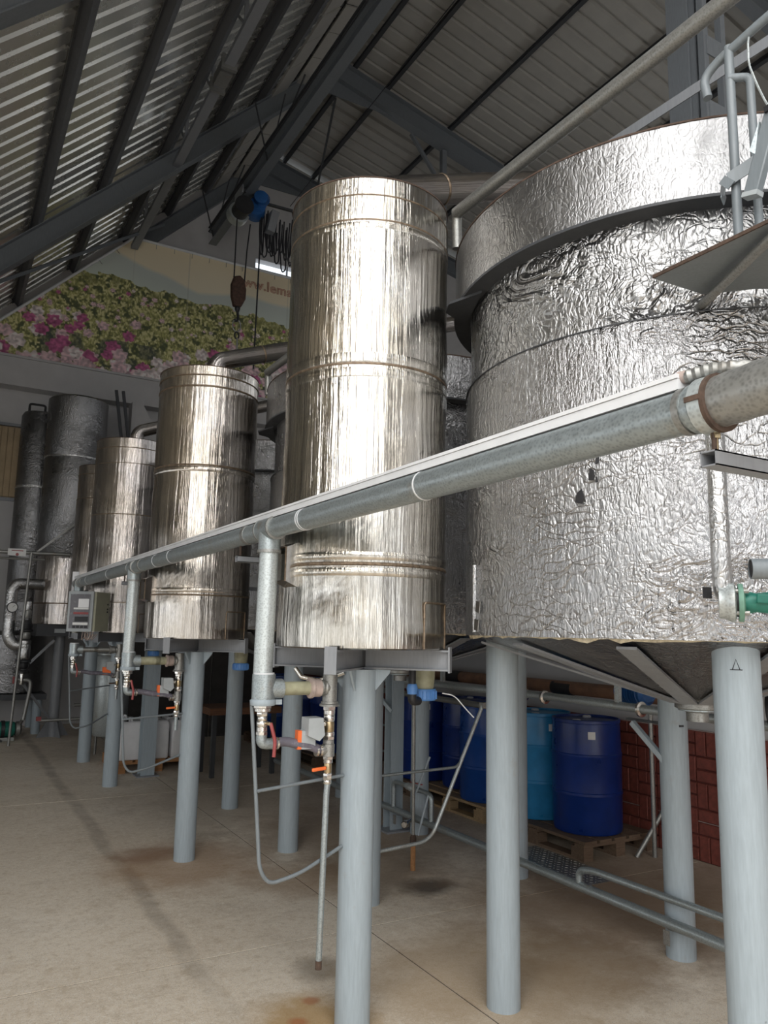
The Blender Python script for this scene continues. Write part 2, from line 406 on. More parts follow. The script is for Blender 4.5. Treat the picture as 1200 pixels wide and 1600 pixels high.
# ---- gable wall with a high window strip and a blind window
YG = 15.0
def rl(x): return x+6.94          # left roof sheet
def rr_(x): return 12.23-.2256*(x-5.28)   # right roof sheet
wb = struct('wall_back')
def gable(mbx, y, t, polys):
    for poly in polys: mbx.plate([(x, y, z) for x, z in poly], (0, t, 0))
g = MB()
gable(g, YG, .2, [[(-4.4, 0), (12, 0), (12, 3.95), (-4.4, 3.95)],
                  [(-4.4, 3.95), (-.6, 3.95), (-.6, 5.25), (-1.69, 5.25)] if False else [(-3.2, 3.95), (-.6, 3.95), (-.6, 5.25), (-1.9, 5.25)],
                  [(1.06, 3.95), (12, 3.95), (12, 5.25), (1.06, 5.25)],
                  [(-1.9, 5.25), (12, 5.25), (12, 9.25), (2.1, 9.25)],
                  [(2.1, 9.25), (5.2, 9.25), (5.2, 9.66), (2.5, 9.66)], [(7.4, 9.25), (12, 9.25), (12, 9.66), (7.4, 9.66)],
                  [(2.5, 9.66), (12, 9.66), (12, 10.55), (5.28, 12.05), (5.0, 11.9)]])
g.build('wall_panel', 'plaster', wb, smooth=False)
MB().bbox((-2.3, YG-.32, 5.92), (9, YG, 6.43)).build('ledge_beam', 'plaster', wb, smooth=False)
MB().bbox((-2.3, YG-.36, 6.43), (9, YG, 6.47)).build('ledge_cap', 'plaster', wb, smooth=False)
w1 = struct('window_1')
MB().bbox((-.6, YG+.05, 3.95), (1.06, YG+.08, 5.25)).build('blind_backing', 'curtain', w1)
x = -.58
while x < 1.0:
    MB().bbox((x, YG+.005+.02*random.random(), 3.97), (x+.09, YG+.045, 5.23)).build('blind_slat', 'curtain', w1); x += .102
f_ = MB(); f_.bbox((-.66, YG-.03, 3.89), (1.1, YG+.02, 3.95)).bbox((1.06, YG-.03, 3.9), (1.1, YG+.02, 5.3)).bbox((-.66, YG-.03, 5.25), (1.1, YG+.02, 5.3))
f_.build('window_frame', 'grey', w1)
w2 = struct('window_2')
f_ = MB()
for xx in (5.2, 5.95, 6.7, 7.4): f_.bbox((xx-.015, YG+.02, 9.25), (xx+.015, YG+.06, 9.66))
f_.bbox((5.2, YG+.02, 9.43), (7.4, YG+.05, 9.455)); f_.build('window_frame', 'grey', w2)
# ---- right wall below the mezzanine, brick wainscot
wr = struct('wall_right')
MB().bbox((5.40, -9, 0), (5.6, 15, 2.28)).build('wall_panel', 'plaster', wr, smooth=False)
MB().bbox((5.375, -9, 0), (5.41, 15, 1.0)).build('brick_bed', 'grout', wr, smooth=False)
rnd = random.Random(3)
def brick_mesh(name, sy, sz):
    b = MB(); e = .006; x0, x1 = 0, -.016
    b.add([(x0, 0, 0), (x0, sy, 0), (x0, sy, sz), (x0, 0, sz), (x1, e, e), (x1, sy-e, e), (x1, sy-e, sz-e), (x1, e, sz-e)],
          [(0, 3, 2, 1), (4, 5, 6, 7), (0, 1, 5, 4), (1, 2, 6, 5), (2, 3, 7, 6), (3, 0, 4, 7)])
    o = b.build(name, 'tile', None, smooth=False); me = o.data; bpy.data.objects.remove(o); return me
MOD = .2; hm = brick_mesh('brick', MOD-.008, MOD/2-.008); vm = brick_mesh('brick', MOD/2-.008, MOD-.008); qm = brick_mesh('brick', MOD/2-.008, MOD/2-.008)
for a in range(14):
    for b in range(5):
        y0, z0 = 2.7+a*MOD, b*MOD; k = rnd.random()
        opts = [[(hm, 0, 0), (hm, 0, MOD/2)], [(vm, 0, 0), (vm, MOD/2, 0)], [(hm, 0, 0), (qm, 0, MOD/2), (qm, MOD/2, MOD/2)]]
        ch = opts[(a+b) % 2] if k < .72 else opts[2]
        for me, dy, dz in ch:
            o = bpy.data.objects.new('brick', me); COL.objects.link(o); o.parent = wr
            o.location = (5.377-.004*rnd.random(), y0+dy+.004, z0+dz+.004)
ml = MB()
for z in (.298, .998): ml.bbox((5.372, 2.7, z-.002), (5.376, 5.5, z+.004))
ml.build('mortar_line', 'mortar', wr)
mz = struct('trim_1')
MB().bbox((5.3, -9, 2.28), (12, 15, 2.45)).build('mezzanine_slab', 'concrete_plain', mz, smooth=False)
MB().ibeam((5.36, -9, 2.36), (5.36, 15, 2.36), .2, .1).build('edge_beam', 'grey', mz)
wp = struct('dark_backdrop')  # dark sheets added to darken the background between the posts
x = 2.55
while x < 5.3:
    MB().bbox((x, 12.5, 0), (x+.44, 12.53+.012*random.random(), 2.1)).build('panel', 'backdrop', wp, smooth=False); x += .46
# ---- hall walls outside the view (left with windows, behind with gate, far right)
wl = struct('wall_left'); lm = MB()
lm.bbox((-4.6, -9, 0), (-4.4, 15, .68)); lm.bbox((-4.6, -9, 2.42), (-4.4, 15, 2.62))
yy = -9.0
for y0, y1 in LEFT_WINDOWS+[(15, 15)]:
    lm.bbox((-4.6, yy, .68), (-4.4, y0, 2.42)); yy = y1
lm.build('wall_panel', 'plaster', wl, smooth=False)
for k, (y0, y1) in enumerate(LEFT_WINDOWS):
    w = struct('window_%d' % (k+3)); fm = MB()
    for t in (0, .5, 1): fm.bbox((-4.33, y0+(y1-y0)*t-.03, .68), (-4.28, y0+(y1-y0)*t+.03, 2.42))
    fm.bbox((-4.33, y0, 1.66), (-4.28, y1, 1.7)); fm.build('window_frame', 'darksteel', w)
wf = struct('wall_front'); g = MB()
gable(g, -9.2, .2, [[(-4.4, 0), (-3.05, 0), (-3.05, 3.8), (-4.4, 2.5)], [(3.05, 0), (12, 0), (12, 4.2), (3.05, 4.2)], [(-3.05, 4.2), (12, 4.2), (12, 10.5), (5.28, 12), (-2.6, 4.25)]])
g.build('wall_panel', 'plaster', wf, smooth=False)
dr = struct('door_1'); g = MB()
for xx in (-3.05, -1.5, 0, 1.5, 3.05): g.bbox((xx-.05, -8.88, 0), (xx+.05, -8.8, 4.2))
g.bbox((-3.05, -8.88, 2.2), (3.05, -8.8, 2.3)); g.build('gate_frame', 'darksteel', dr)
wo = struct('wall_outer_right')
MB().bbox((12, -9.2, 2.28), (12.2, 15.2, 10.8)).build('wall_panel', 'plaster', wo, smooth=False)
# ---- roof: corrugated sheets, purlins, rafters
ce = struct('ceiling')
def sheet_mesh(name, p0, p1, up, mat, pitch=.29, ribs=4, hgt=.035):
    """trapezoidal sheet: ribs run from p0 to p1 (X,Z), profile along +Y"""
    prof = []
    for k in range(ribs):
        y = k*pitch
        prof += [(y, 0), (y+pitch*.70, 0), (y+pitch*.77, 1), (y+pitch*.93, 1)]
    prof.append((ribs*pitch, 0))
    vs, fs = [], []
    for y, h in prof:
        for (x, z) in (p0, p1): vs.append((x+up[0]*h*hgt, y, z+up[1]*h*hgt))
    for i in range(len(prof)-1): fs.append((2*i, 2*i+1, 2*i+3, 2*i+2))
    b = MB(); b.add(vs, fs); o = b.build(name, mat, None, smooth=False); me = o.data; bpy.data.objects.remove(o); return me
s2 = math.sqrt(.5)
lsh = sheet_mesh('roof_sheet', (-4.7, rl(-4.7)), (5.28, rl(5.28)), (-s2, s2), 'sheet_l', .27)
rsh = sheet_mesh('roof_sheet', (12.3, rr_(12.3)), (5.28, rr_(5.28)), (.22, .975), 'sheet_r', .29, 4, .05)
y = -9.3
while y < 15.1:
    o = bpy.data.objects.new('roof_sheet', lsh); COL.objects.link(o); o.parent = ce; o.location = (0, y, 0); y += 1.08
y = -9.3
while y < 15.1:
    o = bpy.data.objects.new('roof_sheet', rsh); COL.objects.link(o); o.parent = ce; o.location = (0, y, 0); y += 1.16
LU = (-s2, 0, s2); RU = (.22, 0, .975)
for x in (-3.6, -2.75, -1.9, -1.05, -.22, .63, 1.51, 2.39, 3.2, 3.95, 4.75):
    c = Vector((x, 0, rl(x)))-Vector(LU)*.075
    MB().ibeam((c.x, -9.2, c.z), (c.x, 15, c.z), .14, .09, .01, .008, LU).build('purlin', 'purlin', ce)
for x in (5.75, 6.45, 7.88, 9.3, 10.7, 11.8):
    c = Vector((x, 0, rr_(x)))-Vector(RU)*.06
    MB().ibeam((c.x, -9.2, c.z), (c.x, 15, c.z), .11, .07, .01, .008, RU).build('purlin', 'darksteel', ce)
for Y in (11.55, 6.05, .6, -4.8, 14.98):
    dl = Vector((1, 0, 1)).normalized(); offL = Vector(LU)*(-.15-.145)
    a = Vector((-4.4, Y, rl(-4.4)))+offL; b = Vector((5.0, Y, rl(5.0)))+offL
    r1 = MB().ibeam(a, b, .29, .2, .014, .01, LU).build('rafter', 'rafter', ce)
    sm = MB(); t = .8
    while t < (b-a).length-.3:
        c = a+dl*t; sm.bar(c+Vector(LU)*.13, c-Vector(LU)*.13, .012, .19, dl) ; t += 1.12
    sm.build('stiffener', 'rafter', r1)
    drv = Vector((1, 0, -.2256)).normalized(); offR = Vector(RU)*(-.12-.2)
    a = Vector((4.75, Y, rr_(4.75)))+offR; b = Vector((12.1, Y, rr_(12.1)))+offR
    r2 = MB().ibeam(a, b, .40, .2, .014, .01, RU).build('rafter', 'rafter', ce)
    hp = [a+drv*.3-Vector(RU)*.2, a+drv*2.0-Vector(RU)*.2, a+drv*.3-Vector(RU)*.62, a+drv*.0-Vector(RU)*.62]
    MB().plate(hp, (0, .014, 0)).build('haunch', 'rafter', r2)
    sm = MB()
    for t in (1.25, 2.8, 4.2): c = a+drv*t; sm.bar(c+Vector(RU)*.19, c-Vector(RU)*.19, .012, .19, drv)
    sm.build('stiffener', 'rafter', r2)
for k, (y0, y1) in enumerate(ROOF_FILLS):     # frames added around the roof fill lamps; the sheets above stay solid
    w = struct('window_%d' % (k+20)); fm = MB()
    a_ = Vector((-3.65, 0, rl(-3.65)))-Vector(LU)*.12; b_ = Vector((2.05, 0, rl(2.05)))-Vector(LU)*.12
    for yy in (y0-.05, y1+.05): fm.bar((a_.x, yy, a_.z), (b_.x, yy, b_.z), .05, .28, LU)
    for q in (a_, b_): fm.bar((q.x, y0-.05, q.z), (q.x, y1+.05, q.z), .05, .28, LU)
    fm.build('fill_lamp_frame', 'rafter', w)
# ridge lagging and bracing seen near the apex
y = 4.0; rp = random.Random(9)
while y < 14.7:
    L_ = .5+.25*rp.random(); j_ = .03*rp.random()
    MB().bar((4.28, y, rl(4.28)-.22-j_), (4.28, y+L_-.02, rl(4.28)-.22-j_), .42, .03, LU).build('insulation_panel', 'sheet_r', ce)
    MB().bar((4.72, y+.1, rl(4.72)-.30-j_), (4.72, y+L_+.08, rl(4.72)-.30-j_), .30, .03, (-.2, 0, 1)).build('insulation_panel', 'sheet_r', ce); y += L_
lt = MB(); lt.bar((2.62, 6.3, 9.06), (2.62, 14.7, 9.06), .13, .08)
y = 6.9
while y < 14.6:
    lt.bar((2.60, y, 9.06), (2.60, y+.02, 9.50), .03, .05); lt.bar((2.60, y, 9.08), (2.60, y+.35, 9.50), .02, .03); y += 1.35
lt.build('lattice_girder', 'grey', ce)
jb = MB(); jb.box((2.62, 9.2, 9.07), (.17, .3, .16)).box((2.62, 8.95, 9.07), (.21, .05, .2)).box((2.62, 9.45, 9.07), (.21, .05, .2)); jb.build('girder_splice', 'galv_dull', ce)
MB().bar((-.8, 11.3, 5.65), (3.1, 14.55, 9.6), .10, .05).build('wind_brace', 'rafter', ce)
MB().bar((5.4, 11.6, 11.35), (6.35, 14.6, 11.05), .04, .04).build('wind_brace', 'darksteel', ce)
pz = MB(); pz.bar((7.75, 11.55, 9.3), (7.75, 11.55, 11.1), .1, .1); pz.bar((7.75, 11.55, 10.3), (7.0, 11.55, 11.2), .06, .06); pz.bar((7.75, 11.55, 10.3), (8.5, 11.55, 10.9), .06, .06)
pz.build('roof_post', 'rafter', ce)
# hanger rods near the ridge
hr = MB()
for Y in (11.4, 14.4):
    hr.bar((4.1, Y, 9.5), (4.35, Y, 10.9), .02, .02); hr.bar((4.1, Y, 9.5), (3.75, Y-.2, 10.4), .02, .02); hr.bar((4.1, Y, 9.5), (4.5, Y-.5, 11.0), .02, .02)
hr.build('hanger_rods', 'darksteel', ce)
# ================================================================= STEEL COLUMNS
def hcol(x, y, z1, label, h=.2):
    t = thing('steel_column', label, 'column', (x, y, 0))
    MB().ibeam((x, y, 0), (x, y, z1), h, h*.95, .012, .009, (0, 1, 0)).build('shaft', 'pole', t)
    MB().bbox((x-.13, y-.13, 0), (x+.13, y+.13, .015)).build('base_plate', 'grey', t)
    return t
hcol(2.27, 9.58, 1.56, 'blue-grey H-section column standing in front of the white canisters', .17)
hcol(3.66, 6.18, 1.56, 'slim blue-grey H-section column in front of the navy drums', .13)
t = thing('laced_column', 'dark battened steel column rising to the roof behind the big foil tank', 'column', (5.36, 3.95, 2.45))
MB().bar((5.30, 4.02, 2.45), (5.30, 4.02, 11.7), .16, .012, (1, 0, 0)).bar((5.44, 4.02, 2.45), (5.44, 4.02, 11.7), .16, .012, (1, 0, 0)).build('back_channel', 'rafter', t)
MB().bar((5.27, 4.10, 2.45), (5.27, 4.10, 11.7), .22, .02, (1, 0, 0)).build('flange', 'rafter', t)
MB().bar((5.29, 3.86, 2.45), (5.29, 3.86, 11.7), .06, .06).bar((5.53, 3.86, 2.45), (5.53, 3.86, 11.7), .06, .06).build('front_angles', 'rafter', t)
z = 3.0
while z < 11:
    MB().bbox((5.29, 3.82, z), (5.53, 3.832, z+.18)).build('batten', 'rafter', t); z += .62
# ================================================================= CONDENSER TANKS
def tangle(px_, py_, cx, cy): return math.atan2(py_-cy, px_-cx)
def condenser(cx, cy, R, z0, z1, mat, label, seams, elbow=True, box=True, patch=True):
    t = thing('condenser_tank', label, 'tank', (cx, cy, z0), 'row of upright steel condensers')
    prof = [(R-.01, z0), (R, z0+.006)]; zz = z0+.05
    dent = random.Random(int(cy*100))
    ph = dent.random()*6
    while zz < z1-.02:
        prof.append((R+.0022*math.sin(zz*9+ph)+.0012*math.sin(zz*23+ph*2), zz)); zz += .05
    prof += [(R, z1), (R-.006, z1), (R-.006, z1-.05), (0.001, z1-.03)]
    b = MB(); b.lathe(prof, (cx, cy, 0), 96); sh = b.build('shell', mat, t, ang=50)
    rim = MB(); n = 96; pr = []
    rim.lathe([(R-.007, z1-.002), (R+.0022, z1-.003), (R+.0022, z1+.003), (R-.007, z1+.004)], (cx, cy, 0), 96, cap=False); rim.build('rim', 'rust', t)
    for sz, wd in seams:
        s_ = MB(); pf = [(R-.001, sz-wd), (R+.0035, sz-wd*.5), (R+.0035, sz+wd*.5), (R-.001, sz+wd)]
        s_.lathe(pf, (cx, cy, 0), 96, cap=False); s_.build('weld_seam', 'weld' if wd < .012 else mat, t)
    if box:     # sheet-metal hood on the side that faces the long pipe
        a = math.radians(187); c = Vector((cx+math.cos(a)*(R+.02), cy+math.sin(a)*(R+.02), z0+.37)); d = Vector((math.cos(a), math.sin(a), 0)); s_ = Vector((-d.y, d.x, 0))
        hb = MB(); w = .055
        poly = [c-d*.05+Vector((0, 0, .11)), c+d*.035+Vector((0, 0, .075)), c+d*.035-Vector((0, 0, .075)), c-d*.05-Vector((0, 0, .11))]
        hb.plate([p-s_*w for p in poly], s_*2*w); hb.build('hood_box', mat, t, smooth=False)
        gs = MB(); gs.tube([c-s_*w+d*.036+Vector((0, 0, .075)), c-s_*w+d*.036-Vector((0, 0, .075)), c+s_*w+d*.036-Vector((0, 0, .075)), c+s_*w+d*.036+Vector((0, 0, .075)), c-s_*w+d*.036+Vector((0, 0, .075))], .004, 6); gs.build('hood_seam', 'weld', t)
    if patch:
        pts = []
        for a, z in ((286, z0+.005), (286, z0+.2), (287, z0+.21), (317, z0+.21), (318, z0+.2), (318, z0+.005)):
            for k in (0,): pts.append((cx+math.cos(math.radians(a))*(R+.002), cy+math.sin(math.radians(a))*(R+.002), z))
        arc = [pts[0], pts[1]]+[(cx+math.cos(math.radians(a))*(R+.003), cy+math.sin(math.radians(a))*(R+.003), z0+.21) for a in range(287, 318, 3)]+[pts[4], pts[5]]
        MB().tube(arc, .005, 6).build('hatch_bead', 'weld', t)
    return t
T = [(1.76, 3.30), (1.77, 6.09), (1.78, 9.13)]
Z0, Z1 = 1.665, 3.86
condenser(*T[0], .402, Z0, Z1, 'steel', 'tall polished steel condenser nearest the camera with a rusty rim', [(3.77, .006), (3.645, .008), (3.62, .02), (2.975, .03), (2.945, .008), (2.905, .03), (2.07, .018), (2.035, .008), (2.0, .018)])
condenser(*T[1], .40, Z0-.01, 3.775, 'steel_warm', 'steel condenser second from the camera, directly behind the nearest one', [(3.70, .006), (3.61, .008), (2.98, .008), (2.95, .02), (2.02, .018), (1.985, .008)])
condenser(*T[2], .40, Z0, 3.84, 'steel_far', 'third steel condenser, with a curved pipe leaving its top', [(3.73, .006), (3.55, .006), (2.97, .008), (2.0, .012)])
condenser(1.766, 10.85, .33, Z0, 3.85, 'steel_far', 'narrow pale steel condenser half hidden behind the third one', [(3.73, .006), (3.4, .006)], box=False, patch=False)
# stands: one leg, a diagonal cross of channels, gussets
def stand(cx, cy, arm, label, z=Z0, conduit=False):
    t = thing('tank_stand', label, 'stand', (cx, cy, 0), 'single-leg condenser stands')
    MB().lathe([(.0795, 0), (.0795, z-.1)], (cx, cy, 0), 32).build('leg', 'pole', t)
    for a in (45, 135):
        d = Vector((math.cos(math.radians(a)), math.sin(math.radians(a)), 0)); c = Vector((cx, cy, z-.05))
        if a == 45: MB().ibeam(c-d*arm, c+d*arm, .095, .05, .008, .006).build('beam', 'grey', t)
        else:
            for sgn in (-1, 1): MB().ibeam(c+d*sgn*.027, c+d*sgn*arm, .095, .05, .008, .006).build('beam', 'grey', t)
        for sgn in (-1, 1):
            e = c+d*sgn*(arm+.004)
            MB().bar(e-Vector((0, 0, .055)), e+Vector((0, 0, .062)), .055, .008, d).build('end_plate', 'grey', t)
            g0 = Vector((cx, cy, 0))+d*sgn*.077; w = Vector((-d.y, d.x, 0))*.005
            MB().plate([g0+Vector((0, 0, z-.1))-w, g0+d*sgn*.075+Vector((0, 0, z-.1))-w, g0+d*sgn*.07+Vector((0, 0, z-.115))-w, g0+Vector((0, 0, z-.2))-w], w*2).build('gusset', 'pole', t, smooth=False)
    if conduit:
        MB().tube([(1.52, 3.52, 1.56), (1.54, 3.49, 1.52), (1.6, 3.43, 1.505), (1.66, 3.36, 1.53), (1.68, 3.30, 1.55)], .011, 10, ribs=.012).build('flex_conduit', 'chrome', t)
    return t
stand(*T[0], .43, 'blue-grey post with grey cross beams under the nearest steel condenser', conduit=True)
stand(*T[1], .43, 'blue-grey post with grey cross beams under the second steel condenser', Z0-.01)
stand(*T[2], .43, 'blue-grey post with cross beams under the third steel condenser')
stand(1.766, 10.85, .34, 'grey post with cross beams under the narrow half-hidden condenser')
# ================================================================= BIG FOIL TANKS
def big_tank(cx, cy, label, detail=False):
    t = thing('insulated_tank', label, 'tank', (cx, cy, 0), 'big foil-wrapped tanks')
    for sx in (-1, 1):
        for sy in (-1, 1):
            lx, ly = cx+sx*.62, cy+sy*.665
            lg = MB().lathe([(.08, 0), (.08, 1.72)], (lx, ly, 0), 36).build('leg', 'pole', t)
    def wrap(name, R, z0, z1, mat, amp, n=300, k=60, seed=0.0):
        b = MB(); c = Vector((cx, cy, 0)); vs = []; fs = []; uvs = []
        for i in range(k+1):
            z = z0+(z1-z0)*i/k
            for j in range(n):
                a = 2*pi*j/n; u = a*R
                if amp:
                    q1 = noise.noise(Vector((math.cos(a)*R*2.2, math.sin(a)*R*2.2, z*2.4+seed)))
                    q2 = 1-abs(noise.noise(Vector((math.cos(a)*R*7, math.sin(a)*R*7, z*7+seed*3))))*2.4
                    q3 = noise.noise(Vector((math.cos(a)*R*26, math.sin(a)*R*26, z*7+seed)))
                    msk = max(0, noise.noise(Vector((math.cos(a)*R*1.1+5, math.sin(a)*R*1.1, z*1.7+seed))) + .25)
                    dr_ = amp*(.7*q1+.9*max(0, q2)*msk+.28*q3)
                else: dr_ = 0
                vs.append((cx+math.cos(a)*(R+dr_), cy+math.sin(a)*(R+dr_), z))
        for i in range(k):
            for j in range(n):
                j2 = (j+1) % n; fs.append((i*n+j, i*n+j2, (i+1)*n+j2, (i+1)*n+j))
                u0, u1 = 2*pi*R*j/n, 2*pi*R*(j+1)/n; v0, v1 = z0+(z1-z0)*i/k, z0+(z1-z0)*(i+1)/k
                uvs.append(((u0, v0), (u1, v0), (u1, v1), (u0, v1)))
        b.add(vs, fs, uvs); return b.build(name, mat, t, ang=70)
    nn = (420, 150) if detail else (120, 24)
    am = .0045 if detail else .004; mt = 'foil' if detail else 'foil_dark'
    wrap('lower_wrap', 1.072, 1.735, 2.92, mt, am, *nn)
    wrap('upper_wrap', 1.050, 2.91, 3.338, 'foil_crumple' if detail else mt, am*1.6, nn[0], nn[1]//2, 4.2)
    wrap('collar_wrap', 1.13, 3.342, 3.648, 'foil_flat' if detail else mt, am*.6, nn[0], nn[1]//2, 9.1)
    MB().lathe([(1.060, 2.9215), (1.078, 2.9195), (1.078, 2.9235), (1.060, 2.926)], (cx, cy, 0), 96, cap=False).build('wrap_seam', 'darksteel', t)
    MB().lathe([(1.12, 3.600), (1.118, 3.61), (1.0, 3.615), (.3, 3.66), (.001, 3.66)], (cx, cy, 0), 64).build('lid', 'galv_dull', t)
    MB().lathe([(1.128, 3.644), (1.134, 3.645), (1.134, 3.652), (1.122, 3.652), (1.118, 3.60)], (cx, cy, 0), 72, cap=False).build('lid_rim', 'rust', t)
    MB().lathe([(1.03, 3.330), (1.138, 3.330), (1.139, 3.334), (1.138, 3.342), (1.03, 3.342)], (cx, cy, 0), 96, cap=False).build('ring_flange', 'darksteel', t)  # dark colour carries the shade of the ring's underside
    # triangular bracket plates that stiffen the ring
    for a in (155, 200, 330, 20, 90):
        d = Vector((math.cos(math.radians(a)), math.sin(math.radians(a)), 0)); w = Vector((-d.y, d.x, 0)); c0 = Vector((cx, cy, 3.33))
        if a != 200 or detail is False:
            MB().plate([c0+d*1.06+w*.20, c0+d*1.19+w*.05, c0+d*1.19-w*.05, c0+d*1.06-w*.20], (0, 0, -.012)).build('bracket_plate', 'darksteel', t, smooth=False)
    # conical bottom with flat ribs
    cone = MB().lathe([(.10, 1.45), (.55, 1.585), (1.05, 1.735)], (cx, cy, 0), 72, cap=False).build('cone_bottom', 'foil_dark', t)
    for k in range(12):
        a = math.radians(25+30*k); d = Vector((math.cos(a), math.sin(a), 0)); 
        MB().bar(Vector((cx, cy, 1.448))+d*.13, Vector((cx, cy, 1.702))+d*1.0, .075, .010).build('cone_rib', 'grey', t)
    MB().lathe([(.10, 1.455), (.10, 1.42), (.05, 1.40), (.05, 1.36)], (cx, cy, 0), 24).build('outlet', 'galv_dull', t)
    MB().lathe([(.05, 1.408), (.085, 1.408), (.085, 1.416), (.05, 1.416)], (cx, cy, 0), 24, cap=False).build('outlet_clamp', 'galv', t)
    wm = MB(); n = 160; rw = random.Random(5); vs = []; fs = []
    for j in range(n):
        a = 2*pi*j/n; c, s_ = math.cos(a), math.sin(a); lo = 1.737-.004-.018*rw.random()**3; ro = 1.045+.012*rw.random()
        for r, z in ((1.0, 1.74), (1.0, lo+.01), (ro, lo), (1.065, 1.742)): vs.append((cx+c*r, cy+s_*r, z))
    for j in range(n):
        for k in range(3): a_, b_ = j*4+k, ((j+1) % n)*4+k; fs.append((a_, b_, b_+1, a_+1))
    wm.add(vs, fs); wm.build('wool_edge', 'wool', t, smooth=False)
    return t
BT = [(3.10, 2.465), (3.19, 5.31), (3.25, 8.25)]
B1 = big_tank(*BT[0], 'huge silver foil-wrapped tank with a dark ring at the right of the picture', True)
big_tank(*BT[1], 'dull foil-wrapped tank half hidden behind the nearest steel condenser')
big_tank(*BT[2], 'dull foil-wrapped tank farthest back, glimpsed beside the second condenser')
# tears, tape and pencilled mark on the near tank
def on_tank(a, z, off=.012): return Vector((BT[0][0]+math.cos(a)*(1.072+off), BT[0][1]+math.sin(a)*(1.072+off), z))
def patch(name, a, z, pts, mat, th=.004, off=.012):
    d = Vector((math.cos(a), math.sin(a), 0)); w = Vector((-d.y, d.x, 0)); c = on_tank(a, z, off)
    MB().plate([c+w*u+Vector((0, 0, v)) for u, v in pts], d*th).build(name, mat, B1, smooth=False)
# pixel-measured bearings turned into angles on the shell
ta = math.radians(196)
patch('tear', ta+.03, 2.265, [(-.018, -.02), (.012, -.028), (.02, .0), (.012, .03), (-.006, .018), (-.012, .008)], 'black')
patch('tear', ta+.075, 2.345, [(-.010, -.02), (.01, -.022), (.014, .015), (-.004, .028)], 'black')
patch('tear', ta+.10, 2.40, [(-.008, -.016), (.006, -.014), (.008, .012), (-.004, .016)], 'black')
patch('tear', ta+.095, 2.325, [(-.004, -.012), (.006, -.01), (.004, .01), (-.003, .01)], 'black')
for z, a in ((1.86, 164), (1.78, 163.0)):
    patch('tape', math.radians(a), z, [(-.03, -.02), (.02, -.028), (.03, .022), (-.022, .028)], 'foil_pipe', .003)
MB().tube([on_tank(math.radians(160.5), z, .006) for z in (1.75, 1.85, 1.95, 2.05)], .010, 8).build('seam_strip', 'foil_pipe', B1)
mk = MB(); lx, ly = BT[0][0]-.62, BT[0][1]-.665
ma = math.atan2(-ly, -lx); dd = Vector((math.cos(ma), math.sin(ma), 0)); ww = Vector((-dd.y, dd.x, 0)); mc = Vector((lx, ly, 1.655))+dd*.0805
P3 = [mc-ww*.012-Vector((0, 0, .018)), mc+Vector((0, 0, .018)), mc+ww*.012-Vector((0, 0, .018))]
mk.tube([P3[0], P3[1], P3[2]], .0014, 5); mk.tube([P3[0]-ww*.008, P3[2]+ww*.008], .0014, 5); mk.build('pencil_mark', 'black', B1)
# ================================================================= VAPOUR DUCTS AND TOP PIPES
def duct(cx, cy, z, r, mat, label, ln=3.4, rise=.36):
    t = thing('vapour_duct', label, 'duct', (cx, cy, z), 'vapour ducts above the condensers')
    p = [(cx+.03, cy, z-.03), (cx+.03, cy, z+.17), (cx+.2, cy, z+.235), (cx+ln, cy, z+.235+(ln-.2)*rise)]
    MB().tube(p, r, 24, .16, 8).build('pipe', mat, t)
    MB().lathe([(r+.012, 0), (r+.012, .02)], (cx+.03, cy, z-.025), 24).build('collar', 'chrome', t)
    q = Vector(p[3])-Vector(p[2]); d = q.normalized()
    for k in (.25, 1.2, 2.2): c = Vector(p[2])+d*k; MB().lathe([(r+.001, 0), (r+.004, .008), (r+.001, .016)], c, 24, d, cap=False).build('joint_band', 'weld', t)
    return t, Vector(p[2]), d
t, p2, d = duct(*T[0], Z1, .083, 'steel_far', 'thick steel duct with red marks above the nearest condenser')
rm = MB(); c = p2+d*.86; u = Vector((0, -1, 0)); tp = d.cross(u).normalized()
if tp.z < 0: tp = -tp
for a, b, a2, b2 in ((-.04, .02, -.02, -.015), (-.02, -.015, 0, .0), (0, .0, .02, -.02), (.02, -.02, .05, .015), (.02, .0, .06, .02)):
    f1 = lambda s_, h: c+d*s_+tp*(h-.035)+u*math.sqrt(max(.0834**2-(h-.035)**2, 0))
    rm.tube([f1(a, b), f1(a2, b2)], .003, 5)
rm.build('red_mark', 'red', t)
duct(*T[1], 3.775, .075, 'steel_far', 'steel duct with a bend rising from the second condenser', 3.2)
duct(*T[2], 3.84, .075, 'steel_far', 'curved steel pipe leaving the top of the third condenser', 3.2)
def toppipe(x, y0, y1, z, r, label, fit=False):
    t = thing('overhead_pipe', label, 'pipe', (x, y0, z))
    MB().tube([(x, y0, z), (x, y1, z)], r, 20).build('pipe', 'galv_dull', t)
    if fit:
        MB().tube([(x, y1, z), (x, y1-.05, z)], r*1.3, 16).build('union', 'chrome', t)
        MB().tube([(x, y1-.02, z), (x+.05, y1-.1, z-.02), (x+.3, y1-.16, z-.10)], r*.7, 14, .05).build('branch', 'galv', t)
    MB().tube([(x, y0-.015, z), (x+.01, y0+.01, z-.02), (x+.02, y0+.02, z-.18)], r*.85, 14, .03).build('elbow', 'galv_dull', t)
    return t
toppipe(2.11, 3.02, 1.38, 3.875, .031, 'long galvanised pipe slanting above the nearest condenser and the foil tank', True)
toppipe(2.13, 5.72, 4.3, 3.81, .03, 'thin grey pipe leaving the rim of the second condenser')
